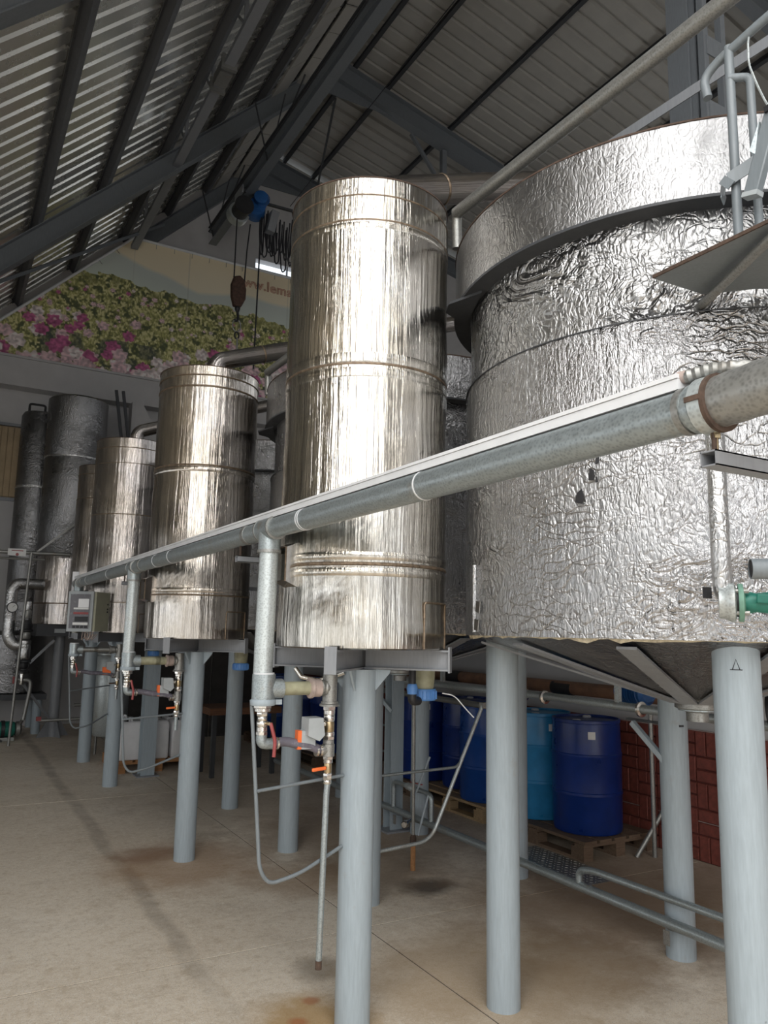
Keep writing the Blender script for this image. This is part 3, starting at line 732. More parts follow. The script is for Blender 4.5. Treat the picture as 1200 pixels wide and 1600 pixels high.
# ================================================================= LONG MANIFOLD PIPE
MX, MZ = 1.25, 2.19
t = thing('manifold_pipe', 'long galvanised pipe running past all the condensers', 'pipe', (MX, 1.0, MZ))
MB().tube([(MX, .965, MZ), (MX, 8.98, MZ)], .0445, 28).build('pipe', 'galv', t)
RY = [3.235, 6.04, 8.76]
for Y in RY:
    te = MB(); te.tube([(MX, Y-.075, MZ), (MX, Y+.075, MZ)], .052, 24); te.tube([(MX, Y, MZ), (MX, Y, MZ-.10)], .050, 24); te.build('tee', 'galv', t)
    for dy in (-.078, .078): MB().tube([(MX, Y+dy-.006, MZ), (MX, Y+dy+.006, MZ)], .054, 24).build('tee_bead', 'galv_dull', t)
    MB().tube([(MX, Y, MZ-.095), (MX, Y, MZ-.108)], .0535, 24).build('tee_bead', 'galv_dull', t)
for Y in (1.95, 2.85, 2.83, 4.9, 5.3, 7.0, 8.1): MB().tube([(MX, Y-.003, MZ), (MX, Y+.003, MZ)], .0462, 24).build('tie_strap', 'trunk', t)
for Y in (3.5, 5.75, 8.45, 8.62, 8.8): MB().tube([(MX, Y-.02, MZ), (MX, Y+.02, MZ)], .0475, 24).build('band_clamp', 'galv_dull', t)
for k, (Y, z) in enumerate(zip(RY, (1.55, 1.545, 1.66))):
    MB().tube([(MX, Y, MZ-.1), (MX-.003, Y+.01, z)], .0425 if k < 2 else .035, 24).build('riser', 'galv_light' if k < 2 else 'galv_dull', t)
tr = thing('cable_trunking', 'narrow white cable trunking lying on the long galvanised pipe', 'trunking', (MX, 1.0, MZ+.045))
MB().bbox((MX-.022, .99, MZ+.044), (MX+.012, 8.98, MZ+.066)).build('channel', 'trunk', tr, smooth=False)
MB().bbox((MX-.025, .99, MZ+.067), (MX+.015, 8.98, MZ+.076)).build('lid', 'trunk', tr, smooth=False)
# hose, clamp, conduit at the near end
t = thing('spiral_hose', 'wide ribbed grey hose joined to the near end of the long pipe', 'hose', (MX, .93, MZ))
MB().tube([(MX, .95, MZ), (MX, .80, MZ+.008), (MX+.01, .6, MZ+.02), (MX+.02, .3, MZ+.04)], .050, 28, ribs=.05, ribamp=.012).build('hose_wall', 'galv_dull', t)
MB().tube([(MX, .990, MZ), (MX, .975, MZ)], .0485, 28).build('pipe_bead', 'galv_dull', t)
MB().tube([(MX, .966, MZ), (MX, .952, MZ)], .050, 28).build('clamp_band', 'galv', t)
MB().tube([(MX, .947, MZ), (MX, .918, MZ)], .056, 28).build('clamp_band', 'galv_light', t)
MB().tube([(MX, .918, MZ), (MX, .909, MZ)], .0575, 28).build('clamp_edge', 'rust', t)
MB().box((MX-.054, .932, MZ+.004), (.010, .034, .010)).build('clamp_lug', 'rust', t)
bo = MB(); bo.cyl((MX+.005, .93, MZ-.054), (MX+.005, .93, MZ-.066), .010, 6); bo.cyl((MX+.005, .93, MZ-.06), (MX+.005, .93, MZ-.09), .005, 10); bo.build('clamp_bolt', 'brass', t)
t = thing('flex_conduit', 'small ribbed grey conduit arching over the hose clamp', 'conduit', (MX, .95, MZ+.08))
MB().tube([(MX-.005, .985, MZ+.068), (MX+.01, .94, MZ+.075), (MX+.05, .88, MZ+.072), (MX+.09, .82, MZ+.05), (MX+.13, .74, MZ+.02)], .0145, 14, .04, ribs=.014, ribamp=.12).build('conduit', 'galv_dull', t)
MB().tube([(MX-.005, 1.0, MZ+.072), (MX-.003, .975, MZ+.07)], .0135, 12).build('sleeve', 'pinkpvc', t)
def bracket(Y, x1, label, bolt=True):
    t = thing('pipe_bracket', label, 'bracket', (MX, Y, MZ-.1), 'square-tube brackets under the long pipe')
    z = MZ-.108; w, h, k = .036, .030, .003; x0 = MX-.02
    b = MB(); b.bbox((x0, Y-w/2, z-h/2), (x1, Y-w/2+k, z+h/2)); b.bbox((x0, Y+w/2-k, z-h/2), (x1, Y+w/2, z+h/2))
    b.bbox((x0, Y-w/2, z-h/2), (x1, Y+w/2, z-h/2+k)); b.bbox((x0, Y-w/2, z+h/2-k), (x1, Y+w/2, z+h/2)); b.build('square_tube', 'grey', t, smooth=False)
    if bolt: MB().cyl((MX, Y, z+h/2), (MX, Y, MZ-.044), .005, 10).build('stud', 'rust', t)
bracket(.93, 2.3, 'short open square tube under the hose clamp')
bracket(3.62, 2.44, 'square tube arm under the long pipe between the two nearest condensers')
bracket(6.38, 2.44, 'square tube arm under the long pipe beside the third condenser')
# ================================================================= VALVE TRAINS AT EACH CONDENSER
def lever(b, p, q, w, t_): b.bar(p, q, w, t_)
def valve_train(k, label, alt=False):
    Y = RY[k]; o = Y-3.235; cx, cy = T[k]
    t = thing('valve_train', label, 'valve', (MX, Y, 1.5), 'valve trains hanging from the long pipe')
    br = 'galv_dull' if alt else 'pvc'
    dz = 0.0
    # tee at the foot of the riser
    b = MB(); b.tube([(MX, Y, 1.55), (MX, Y, 1.435)], .051, 24); b.tube([(MX, Y, 1.487), (MX+.085, Y, 1.487)], .043, 20); b.build('riser_tee', 'galv', t)
    MB().tube([(MX, Y, 1.557), (MX, Y, 1.545)], .0455, 24).build('white_seal', 'trunk', t)
    MB().tube([(MX+.08, Y, 1.487), (MX+.235, Y, 1.487)], .030 if not alt else .026, 20).build('branch_pipe', br, t)
    b = MB(); b.lathe([(.030, 0), (.046, .004), (.046, .016), (.040, .02), (.040, .055)], (MX+.215+(0, .063, .138)[k], Y, 1.487), 24, (1, 0, 0)); b.build('branch_collar', 'pinkpvc' if not alt else 'galv_dull', t)
    b = MB(); b.lathe([(.034, 0), (.038, .006), (.034, .012), (.034, .02), (.038, .026), (.030, .032)], (MX+.27+(0, .063, .138)[k], Y, 1.487), 16, (1, 0, 0)); b.build('union_nut', 'galv_dull', t)
    TX = (1.572, 1.635, 1.71)[k]; ex = TX-1.572
    MB().tube([(MX+.2, Y, 1.487), (MX+.235+ex, Y, 1.487)], .030 if not alt else .026, 20).build('branch_pipe', br, t) if ex else None
    b = MB(); b.tube([(TX, Y, 1.545), (TX, Y, 1.425)], .034, 20); b.tube([(TX, Y, 1.487), (TX-.04, Y, 1.487)], .032, 18); b.build('drop_tee', 'galv_dull', t)
    MB().lathe([(.046, 0), (.046, .008), (.040, .012), (.040, .02)], (TX, Y, 1.405), 20).build('flange', 'galv_dull', t)
    def stack(x, segs, z, nm):
        for h, r, mt, n in segs:
            MB().lathe([(r*.92, 0), (r, h*.12), (r, h*.88), (r*.92, h)], (x, Y, z-h), n).build(nm, mt, t); z -= h
        return z
    z = stack(TX, [(.018, .030, 'chrome', 6), (.02, .026, 'chrome', 20), (.03, .025, 'chrome', 20), (.045, .024, 'brass', 20), (.02, .026, 'chrome', 20), (.015, .028, 'chrome', 6), (.02, .025, 'galv_dull', 20)], 1.405, 'fitting')
    b = MB(); b.tube([(TX, Y, 1.238), (TX, Y, 1.185)], .028, 18); b.tube([(TX, Y, 1.212), (TX-.045, Y, 1.212)], .024, 16); b.build('hose_tee', 'galv_dull', t)
    z = stack(TX, [(.014, .024, 'chrome', 6), (.016, .021, 'chrome', 18), (.042, .018, 'brass', 18), (.03, .021, 'chrome', 6), (.018, .018, 'chrome', 18)], 1.185, 'fitting')
    MB().tube([(TX, Y, z), (TX-.004, Y, z-.05), (TX-.02, Y-.005, .30)], .0135, 16).build('drop_pipe', 'galv', t) if k == 0 else MB().tube([(TX, Y, z), (TX, Y, z-.1)], .0135, 14).build('drop_pipe', 'galv', t)
    if k == 0: MB().tube([(TX-.0195, Y-.005, .335), (TX-.02, Y-.005, .30)], .0148, 14).build('pipe_tip', 'rust', t)
    MB().bar((TX-.015, Y-.012, 1.136), (TX-.085, Y-.018, 1.132), .012, .015).build('drain_lever', 'orange' if not alt else 'rust', t, bevel=.003)
    # left branch under the riser
    MB().lathe([(.052, 0), (.055, .004), (.055, .022), (.052, .026)], (MX, Y, 1.418), 24).build('strap', 'pole', t)
    MB().box((MX+.068, Y-.01, 1.431), (.03, .012, .022)).build('strap_lug', 'pole', t)
    z = stack(MX, [(.012, .040, 'chrome', 8), (.014, .036, 'chrome', 24), (.02, .025, 'chrome', 6), (.02, .022, 'chrome', 20), (.024, .026, 'chrome', 8), (.02, .024, 'chrome', 20), (.016, .026, 'chrome', 8)], 1.418, 'fitting')
    MB().tube([(MX, Y, z+.004), (MX, Y, z-.035), (MX+.04, Y, z-.038), (MX+.05, Y, z-.038)], .0235, 16, .03).build('elbow', 'galv', t)
    zl = z-.037
    b = MB(); b.cyl((MX+.02, Y-.02, z+.05), (MX+.02, Y-.055, z+.05), .008, 10); b.build('valve_stem', 'brass', t)
    MB().tube([(MX+.02, Y-.05, z+.055), (MX+.028, Y-.058, z+.02), (MX+.04, Y-.06, z-.02), (MX+.036, Y-.06, z-.085)], .008, 8, .02).build('red_lever', 'red', t)
    for xx in (MX+.055, MX+.072): MB().tube([(xx-.005, Y, zl), (xx+.005, Y, zl)], .026, 14).build('hose_clip', 'chrome', t)
    MB().tube([(MX+.045, Y, zl), (MX+.11, Y, zl+.006), (MX+.18, Y-.005, zl-.012), (MX+.235+ex, Y-.004, zl-.02), (TX-.04, Y, 1.212)], .0205, 16, .05).build('clear_hose', 'hose', t)
    for xx in (TX-.058, TX-.04): MB().tube([(xx-.005, Y, 1.211), (xx+.005, Y, 1.211)], .025, 14).build('hose_clip', 'chrome', t)
    # actuator
    ac = 'orange'
    MB().bbox((TX-.160, Y-.022, 1.225), (TX-.142, Y+.012, 1.305)).build('actuator_face', ac, t, smooth=False)
    MB().bbox((TX-.142, Y-.022, 1.225), (TX-.075, Y+.03, 1.303)).build('actuator_body', 'boxgrey' if not alt else 'orange', t, smooth=False)
    MB().plate([(TX-.125, Y-.055, 1.285), (TX-.07, Y-.055, 1.26), (TX-.045, Y-.055, 1.285), (TX-.055, Y-.055, 1.36), (TX-.125, Y-.055, 1.36)], (0, .08, 0)).build('actuator_head', 'boxgrey', t, smooth=False)
    MB().tube([(TX-.06, Y, 1.325), (TX-.015, Y, 1.325)], .012, 10).build('actuator_stem', 'chrome', t)
    # bent rod bracket back to the post
    lx, ly = cx-.08*.98, cy-.01
    MB().tube([(MX-.045, Y+.02, 1.44), (MX+.015, Y, .74), (MX+.06, Y, .675), (MX+.2, Y, .70), (lx, ly, .775)], .0085, 10, .06).build('support_rod', 'rail', t)
    MB().tube([(MX-.012, Y, 1.06), (lx, ly, 1.085)], .0075, 10).build('support_rod', 'rail', t)
    return t
valve_train(0, 'valves, clear hose and long drop pipe beside the nearest condenser post')
valve_train(1, 'valves and clear hose beside the second condenser post')
valve_train(2, 'dark pipe tee with red actuator beside the third condenser post', True)
# drain traps with blue caps
def trap(cx, cy, label, full):
    x, y = cx+.40, cy+.06
    t = thing('drain_trap', label, 'drain', (x, y, 1.4), 'blue-capped drains under the condensers')
    MB().lathe([(.050, 1.46), (.056, 1.52), (.056, 1.565)], (x, y, 0), 20).build('sleeve', 'pvc', t)
    n = 40; vs = []; fs = []
    b = MB(); b.lathe([(.058, 1.405), (.064, 1.412), (.064, 1.452), (.06, 1.462)], (x, y, 0), 24); cp_ = b.build('cap', 'bluecap', t)
    rb = MB()
    for k in range(20): a = 2*pi*k/20; rb.bar((x+math.cos(a)*.064, y+math.sin(a)*.064, 1.412), (x+math.cos(a)*.064, y+math.sin(a)*.064, 1.452), .005, .005)
    rb.build('cap_ribs', 'bluecap', cp_)
    if full:
        MB().lathe([(.024, 1.44), (.028, 1.47), (.022, 1.49)], (x-.10, y-.05, 0), 16).build('small_cap', 'bluecap', t)
        MB().tube([(x-.10, y-.05, 1.56), (x-.10, y-.05, 1.48)], .018, 12).build('small_pipe', 'black', t)
        MB().tube([(x-.10, y-.05, 1.445), (x-.10, y-.05, 1.405), (x-.05, y-.03, 1.405)], .022, 12, .04).build('black_elbow', 'black', t)
        MB().tube([(x+.08, y-.05, 1.44), (x+.14, y-.07, 1.43), (x+.20, y-.09, 1.36), (x+.24, y-.1, 1.32)], .003, 6, .04).build('loose_cord', 'trunk', t)
trap(*T[0], 'light blue screw cap and black elbow under the nearest condenser', True)
trap(*T[1], 'blue ribbed cap under the right side of the second condenser', False)
trap(*T[2], 'blue ribbed cap under the third condenser', False)
# ================================================================= NEAR TANK FITTINGS AT THE RIGHT EDGE
t = thing('lagged_pipe', 'upright foil-wrapped pipe with an elbow in front of the huge foil tank', 'pipe', (2.10, 1.63, 1.84))
fx, fy = 2.155, 1.60
MB().tube([(fx, fy, 2.62), (fx, fy, 2.0), (fx+.004, fy, 1.88), (fx+.03, fy-.05, 1.858)], .030, 20, .05).build('wrapped_pipe', 'foil_pipe', t)
MB().lathe([(.05, 0), (.052, .02), (.06, .03), (.062, .045), (.05, .05)], (fx-.012, fy+.006, 1.857), 24, (.62, -.78, 0)).build('flange', 'galv_light', t)
MB().lathe([(.045, 0), (.045, .006)], (fx+.019, fy-.033, 1.857), 24, (.62, -.78, 0)).build('gasket', 'black', t)
MB().bbox((fx-.05, fy+.02, 1.87), (fx-.025, fy+.035, 1.905)).build('black_tag', 'black', t)
t = thing('gate_valve', 'green flanged valve at the right edge beside the lagged pipe', 'valve', (2.26, 1.47, 1.85))
ax = Vector((.62, -.78, 0)); c = Vector((fx+.023, fy-.038, 1.857))
MB().lathe([(.058, 0), (.060, .004), (.060, .014), (.05, .016), (.034, .02)], c, 28, ax).build('flange', 'mint', t)
MB().lathe([(.030, 0), (.034, .02), (.030, .035), (.034, .07), (.030, .12), (.028, .14), (.06, .142), (.06, .156)], c+ax*.016, 24, ax).build('body', 'green', t)
b = MB(); sdv = Vector((ax.y, -ax.x, 0))
for k in range(4):
    a = pi/4+k*pi/2; q = c-ax*.01+Vector((0, 0, math.sin(a)*.048))+sdv*math.cos(a)*.048; b.cyl(q, q+ax*.04, .007, 6)
b.build('bolts', 'galv_dull', t)
MB().bar(c+ax*.05+sdv*.045+Vector((0, 0, .012)), c+ax*.15+sdv*.045+Vector((0, 0, .004)), .012, .03).build('lever', 'green', t, bevel=.004)
t = thing('pipe_stub', 'short open grey pipe end at the right edge above the green valve', 'pipe', (2.06, 1.35, 1.945))
b = MB(); b.lathe([(.026, .0), (.030, .0), (.030, .5), (.026, .5)], (2.015, 1.40, 1.945), 24, (.75, -.66, 0), cap=False); b.build('tube', 'rail', t)
MB().lathe([(.026, .0), (.0261, .02)], (2.018, 1.398, 1.945), 24, (.75, -.66, 0)).build('bore_shade', 'boreshade', t)  # black disc in the pipe mouth, inner shade put into the colour
# catwalk plate with rail
t = thing('catwalk', 'grey steel catwalk plate jutting out beside the huge foil tank', 'platform', (2.08, 1.7, 2.98))
MB().plate([(2.05, 1.735, 2.98), (2.30, 1.73, 2.98), (2.42, 1.60, 2.98), (2.62, 1.485, 2.98), (2.9, 1.375, 2.98), (2.9, .2, 2.98), (2.05, .2, 2.98)], (0, 0, .008)).build('deck_plate', 'rail', t, smooth=False)
MB().bar((2.046, 1.735, 2.985), (2.046, .2, 2.985), .006, .012).build('deck_edge', 'rust', t)
MB().tube([(2.34, 1.80, 2.945), (2.10, 1.34, 2.955), (1.9, .95, 2.955)], .016, 14).build('support_pipe', 'galv_dull', t)
MB().plate([(2.48, 1.70, 2.93), (2.62, 1.50, 2.93), (2.9, 1.3, 2.93), (2.8, 1.75, 2.93)], (0, 0, .04)).build('support_bracket', 'darksteel', t, smooth=False)
MB().tube([(2.155, 1.475, 2.985), (2.155, 1.475, 3.74)], .0155, 16).build('rail_post', 'rail', t)
MB().tube([(2.185, 1.42, 2.985), (2.18, 1.42, 3.60), (2.15, 1.475, 3.62)], .0135, 16, .02).build('rail_post', 'rail', t)
MB().tube([(2.15, 1.56, 3.60), (2.15, 1.575, 3.68), (2.155, 1.52, 3.715), (2.16, 1.34, 3.75), (2.17, .6, 3.80)], .0155, 16, .05).build('hand_rail', 'rail', t)
b = MB()
SP = [(2.150, 1.515, 3.19), (2.128, 1.508, 3.205), (2.118, 1.495, 3.222), (2.122, 1.475, 3.240), (2.16, 1.41, 3.275), (2.26, 1.26, 3.36), (2.4, 1.05, 3.47)]
for a, c in zip(SP[:-1], SP[1:]): b.bar(a, Vector(c)+(Vector(c)-Vector(a)).normalized()*.003, .004, .046)
b.build('flat_strap', 'rail', t)
t = thing('tube_light', 'slanted grey light fitting hanging beside the catwalk rail', 'lamp', (2.1, 1.32, 3.2))
MB().bar((2.105, 1.385, 3.135), (2.125, 1.31, 3.385), .05, .030, (1, 0, 0)).build('housing', 'rail', t, bevel=.004)
MB().bar((2.105, 1.388, 3.125), (2.106, 1.384, 3.14), .054, .034, (1, 0, 0)).build('end_cap', 'boxgrey', t)
MB().plate([(2.098, 1.345, 3.36), (2.085, 1.375, 3.27), (2.10, 1.365, 3.26)], (.012, 0, 0)).build('spring_clip', 'galv', t, smooth=False)
MB().box((2.125, 1.31, 3.39), (.05, .035, .02)).build('socket', 'black', t)
MB().tube([(2.16, 1.40, 3.735), (2.15, 1.40, 3.70), (2.147, 1.40, 3.62), (2.14, 1.37, 3.52), (2.125, 1.335, 3.43), (2.12, 1.32, 3.40)], .0035, 6, .03).build('wire', 'galv_light', t)
t = thing('angle_rail', 'slanting angle-iron rail high behind the huge foil tank', 'beam', (3.2, 2.9, 4.6))
b = MB(); b.bar((3.2, 4.2, 4.70), (3.2, .6, 4.52), .05, .006); b.bar((3.175, 4.2, 4.675), (3.175, .6, 4.495), .006, .06); b.build('angle', 'grey', t)
MB().tube([(3.2, 2.9, 4.62), (3.25, 2.9, 3.85)], .016, 10).build('upright', 'grey', t)
MB().tube([(3.2, 1.4, 4.55), (3.25, 1.4, 3.80)], .016, 10).build('upright', 'grey', t)
# ================================================================= PIPES UNDER THE TANKS
t = thing('steel_line', 'horizontal stainless pipe with clamps in front of the drums', 'pipe', (4.2, 4.5, 1.24))
MB().tube([(4.2, 1.6, 1.235), (4.2, 4.7, 1.26), (4.2, 8.5, 1.22)], .030, 20).build('pipe', 'galv_light', t)
for Y in (3.78, 4.75, 5.0): 
    MB().lathe([(.034, 0), (.052, .006), (.052, .022), (.034, .028)], (4.2, Y, 1.25), 20, (0, 1, 0), cap=False).build('clamp', 'chrome', t)
for Y in (4.0, 6.2): MB().bbox((4.185, Y-.02, 1.28), (4.215, Y+.02, 1.62)).build('hanger', 'galv_light', t)
b = MB(); b.tube([(4.2, 3.55, 1.20), (4.2, 3.55, 1.13)], .022, 12); b.build('drain_cock', 'brass', t)
MB().tube([(4.2, 3.54, 1.2), (4.22, 3.5, 1.0), (4.25, 3.5, .72), (4.22, 3.55, .63)], .006, 8, .05).build('hanging_wire', 'cable', t)
t = thing('lower_steel_line', 'second grey pipe running just below the stainless pipe', 'pipe', (4.28, 6.0, 1.1))
MB().tube([(4.28, 5.3, 1.10), (4.28, 8.4, 1.10)], .028, 16).build('pipe', 'galv_dull', t)
t = thing('lagged_line', 'brown lagged pipe along the wall above the drums', 'pipe', (4.9, 6, 1.25))
MB().tube([(4.92, 4.1, 1.275), (4.92, 9.5, 1.265)], .058, 18).build('pipe', 'brownpipe', t)
for Y in (5.2, 6.9, 7.4): MB().tube([(4.92, Y, 1.27), (4.92, Y+.25, 1.27)], .060, 18).build('dark_wrap', 'black', t)
t = thing('blue_motor', 'dark blue motor with fins behind the stainless pipe under the foil tank', 'motor', (4.4, 4.0, 1.32))
mcs = MB().lathe([(.06, 0), (.085, .02), (.085, .26), (.07, .29), (.03, .30)], (4.40, 3.9, 1.34), 24, (.1, .99, 0)).build('casing', 'motorblue', t)
for k in range(9): MB().lathe([(.085, 0), (.094, .002), (.094, .006), (.085, .008)], (4.402+.0028*k, 3.94+.026*k, 1.34), 24, (.1, .99, 0), cap=False).build('cooling_fin', 'motorblue', mcs)
MB().bbox((4.33, 3.95, 1.40), (4.47, 4.1, 1.47)).build('terminal_box', 'motorblue', t)
MB().bbox((4.36, 4.0, 1.28), (4.44, 4.1, 1.62)).build('hanger', 'galv_light', t)
t = thing('floor_pipe', 'grey pipe running low across the floor past the tank posts', 'pipe', (3.59, 3.0, .2))
MB().tube([(3.59, 1.2, .205), (3.59, 8.8, .205)], .029, 16).build('pipe', 'galv', t)
MB().tube([(3.59, 3.78, .205), (3.59, 3.78, .30), (3.59, 3.66, .325), (3.66, 1.2, .33)], .021, 14, .05).build('branch', 'galv', t)
for Y in (3.09, 5.98, 7.3): 
    MB().bar((3.59, Y, .172), (3.72 if Y < 5 else 3.78, Y, .172), .04, .006).bar((3.56, Y, .10), (3.56, Y, .175), .04, .006).build('bracket', 'galv_dull', t)
MB().tube([(3.59, 5.45, .205), (3.59, 5.45, .43), (3.59, 5.6, .44), (3.59, 6.05, .44), (3.59, 6.05, .21)], .020, 14, .05).build('bypass', 'galv', t)
MB().lathe([(.026, 0), (.03, .01), (.03, .05), (.034, .06), (.034, .09), (.03, .1), (.03, .14), (.026, .15)], (3.59, 5.68, .44), 14, (0, 1, 0)).build('ball_valve', 'galv_light', t)
MB().bar((3.58, 5.75, .485), (3.56, 5.55, .50), .015, .008).build('red_lever', 'red', t)
b = MB(); b.tube([(3.59, 5.72, .205), (3.45, 5.60, .20)], .018, 12); b.lathe([(.022, 0), (.03, .01), (.03, .06), (.022, .07)], (3.45, 5.60, .20), 12, (-.76, -.65, 0)); b.build('drain_valve', 'chrome', t)
# prop post with rods below the second foil tank
t = thing('prop_post', 'thin rusty-footed grey post with zigzag rods under the second foil tank', 'post', (3.20, 5.1, 0))
MB().tube([(3.20, 5.1, .24), (3.19, 5.1, 1.40)], .013, 12).build('tube', 'galv_dull', t)
MB().tube([(3.20, 5.1, 0), (3.20, 5.1, .19)], .019, 14).build('foot', 'wood_red', t)
MB().lathe([(.02, .18), (.024, .2), (.024, .23), (.016, .25)], (3.20, 5.1, 0), 12).build('socket', 'rust', t)
MB().tube([(3.34, 5.1, .80), (3.22, 5.1, .55), (3.33, 5.1, .52), (3.24, 5.1, .24)], .009, 8).build('zigzag_rod', 'pole', t)
t = thing('bent_rod_guard', 'bent bright steel rod guard between the posts under the second foil tank', 'guard', (2.62, 4.65, .3))
MB().tube([(2.64, 4.65, .305), (3.0, 4.65, .325), (3.08, 4.65, .37), (3.50, 4.65, 1.215)], .013, 12, .07).build('bent_rod', 'galv_light', t)
MB().tube([(2.64, 4.65, .785), (3.27, 4.65, .80), (3.31, 4.65, .835)], .010, 12, .03).build('cross_rod', 'galv', t)
MB().box((3.51, 4.65, 1.22), (.04, .05, .04)).build('rod_clamp', 'galv_dull', t)
# diagonal arms
t = thing('pipe_strut', 'short diagonal strut bracing the thick post beside the brick wall', 'bracket', (3.7, 3.2, 1.1))
MB().bar((3.66, 3.13, 1.03), (3.64, 3.36, 1.235), .03, .03).build('arm', 'pole', t); MB().bar((3.70, 3.05, 1.245), (3.70, 3.45, 1.245), .03, .012).build('top_bar', 'darksteel', t)
t = thing('pipe_strut', 'short diagonal strut bracing the slim H-section column', 'bracket', (3.6, 6.2, 1.1))
MB().bar((3.60, 6.12, 1.03), (3.46, 6.45, 1.32), .03, .03).build('arm', 'pole', t); MB().box((3.45, 6.47, 1.33), (.06, .05, .05)).build('arm_clamp', 'rust', t)
t = thing('wall_pipe', 'thin upright grey pipe standing by the brick wall', 'pipe', (5.15, 4.48, 0))
MB().tube([(5.12, 4.53, 0), (5.12, 4.53, 1.15)], .019, 12).build('pipe', 'galv_dull', t)
t = thing('leaning_pipe', 'grey pipe leaning diagonally against the brick wall', 'pipe', (5.0, 4.55, 0))
MB().tube([(4.99, 4.60, .0), (5.34, 4.44, .58)], .019, 12).build('pipe', 'galv_dull', t); MB().box((5.33, 4.44, .59), (.05, .06, .07)).build('foil_wad', 'foil_pipe', t)
# ================================================================= DRUMS AND PALLETS
def drum(mat):
    t = thing('plastic_drum', 'x', 'drum', (0, 0, 0), 'blue plastic drums on the pallets')
    pr = [(.262, 0), (.275, .006), (.281, .03), (.286, .30), (.290, .305), (.290, .325), (.284, .332), (.287, .6), (.291, .607), (.291, .627), (.285, .634), (.28, .84), (.276, .872), (.283, .876), (.283, .90), (.272, .905), (.268, .885), (.001, .885)]
    sh = MB().lathe(pr, (0, 0, 0), 48).build('shell', mat, t)
    for a in (40, 200): MB().lathe([(.034, .88), (.036, .885), (.036, .898), (.030, .902)], (.19*math.cos(math.radians(a)), .19*math.sin(math.radians(a)), 0), 16).build('bung', 'white_plastic', sh)
    MB().lathe([(.2865, .755), (.2845, .815)], (0, 0, 0), 40, a0=math.radians(226), a1=math.radians(238), cap=False).build('sticker', 'paper', sh)
    return t
dn, db, dl_ = drum('drum_navy'), drum('drum_blue'), drum('drum_light')
def pallet(name_mat, label, x0, y0, x1, y1, h=.144):
    t = thing('wooden_pallet', label, 'pallet', ((x0+x1)/2, (y0+y1)/2, 0), 'wooden pallets'); mt = name_mat
    w = (x1-x0); ln = y1-y0
    for k in range(5): xx = x0+w*k/5+w*.02; MB().bbox((xx, y0, h-.022), (xx+w*.16, y1, h)).build('deck_board', mt, t, smooth=False)
    for yy in (y0, (y0+y1)/2-.05, y1-.1): MB().bbox((x0, yy, h-.044), (x1, yy+.1, h-.0222)).build('cross_board', mt, t, smooth=False)
    for xx in (x0, (x0+x1)/2-.05, x1-.1):
        MB().bbox((xx, y0, 0), (xx+.1, y1, .022)).build('bottom_board', mt, t, smooth=False)
        for yy in (y0, (y0+y1)/2-.07, y1-.14): MB().bbox((xx, yy, .0222), (xx+.1, yy+.14, h-.0442)).build('block', mt, t, smooth=False)
    return t
pallet('wood_dark', 'dark weathered pallet under the pale and navy drums', 4.50, 4.68, 5.30, 5.88)
pallet('wood_pale', 'pale new pallet behind the second post of the foil tank', 4.52, 6.0, 5.32, 7.2)
def put(d, x, y, rz, label, first):
    if first: d.location = (x, y, .144); d.rotation_euler = (0, 0, rz); d['label'] = label; return d
    return dup(d, None, (x, y, .144), rz, label)
put(dn, 4.86, 5.00, .05, 'dark navy plastic drum standing nearest on the weathered pallet', True)
put(dl_, 4.85, 5.585, .35, 'light blue plastic drum beside the navy one', True)
put(db, 4.82, 6.30, .2, 'mid blue plastic drum at the near end of the pale pallet', True)
put(dn, 5.01, 6.885, .2, 'navy plastic drum in the middle of the pale pallet', False)
put(dn, 4.86, 7.51, .15, 'navy plastic drum with a white sticker just beyond the pale pallet', False).location.z = 0.144
pallet('wood_dark', 'dark pallet beyond the pale one, mostly hidden', 4.52, 7.22, 5.32, 7.82)
pallet('wood_dark', 'dark pallet far back under the navy drums', 4.3, 9.2, 5.1, 11.9)
put(dn, 4.70, 9.62, 0, 'navy drum in deep shade behind the hose of the nearest valves', False)
put(dn, 4.70, 10.35, .3, 'navy drum in deep shade, the middle one of the far pallet', False)
put(db, 4.62, 11.2, 0, 'navy drum in deep shade at the far end of the far pallet', False)
t = thing('step_ladder', 'thin grey metal ladder leaning in the shade against the red wall', 'ladder', (5.1, 8.6, 0))
for dy in (0, .42): MB().bar((4.95, 8.55+dy, 0), (5.30, 8.7+dy, 1.5), .03, .03).build('rail', 'galv_dull', t)
for k in range(1, 6): MB().bar((4.95+.07*k, 8.55+.03*k, .3*k-.06), (4.95+.07*k, 8.97+.03*k, .3*k-.06), .025, .02).build('rung', 'galv_dull', t)
t = thing('checker_plate', 'worn checker plate hatch on the floor before the weathered pallet', 'hatch', (4.25, 4.8, 0))
MB().bbox((3.98, 4.25, 0), (4.46, 5.2, .006)).build('plate', 'galv_dull', t)
ck = MB()
for i in range(11):
    for j in range(22): ck.box((4.0+.043*i+.01, 4.28+.043*j, .007), (.022, .007, .003), rz=.78 if (i+j) % 2 else -.78)
ck.build('tread_lugs', 'galv_dull', t)['kind'] = 'stuff'
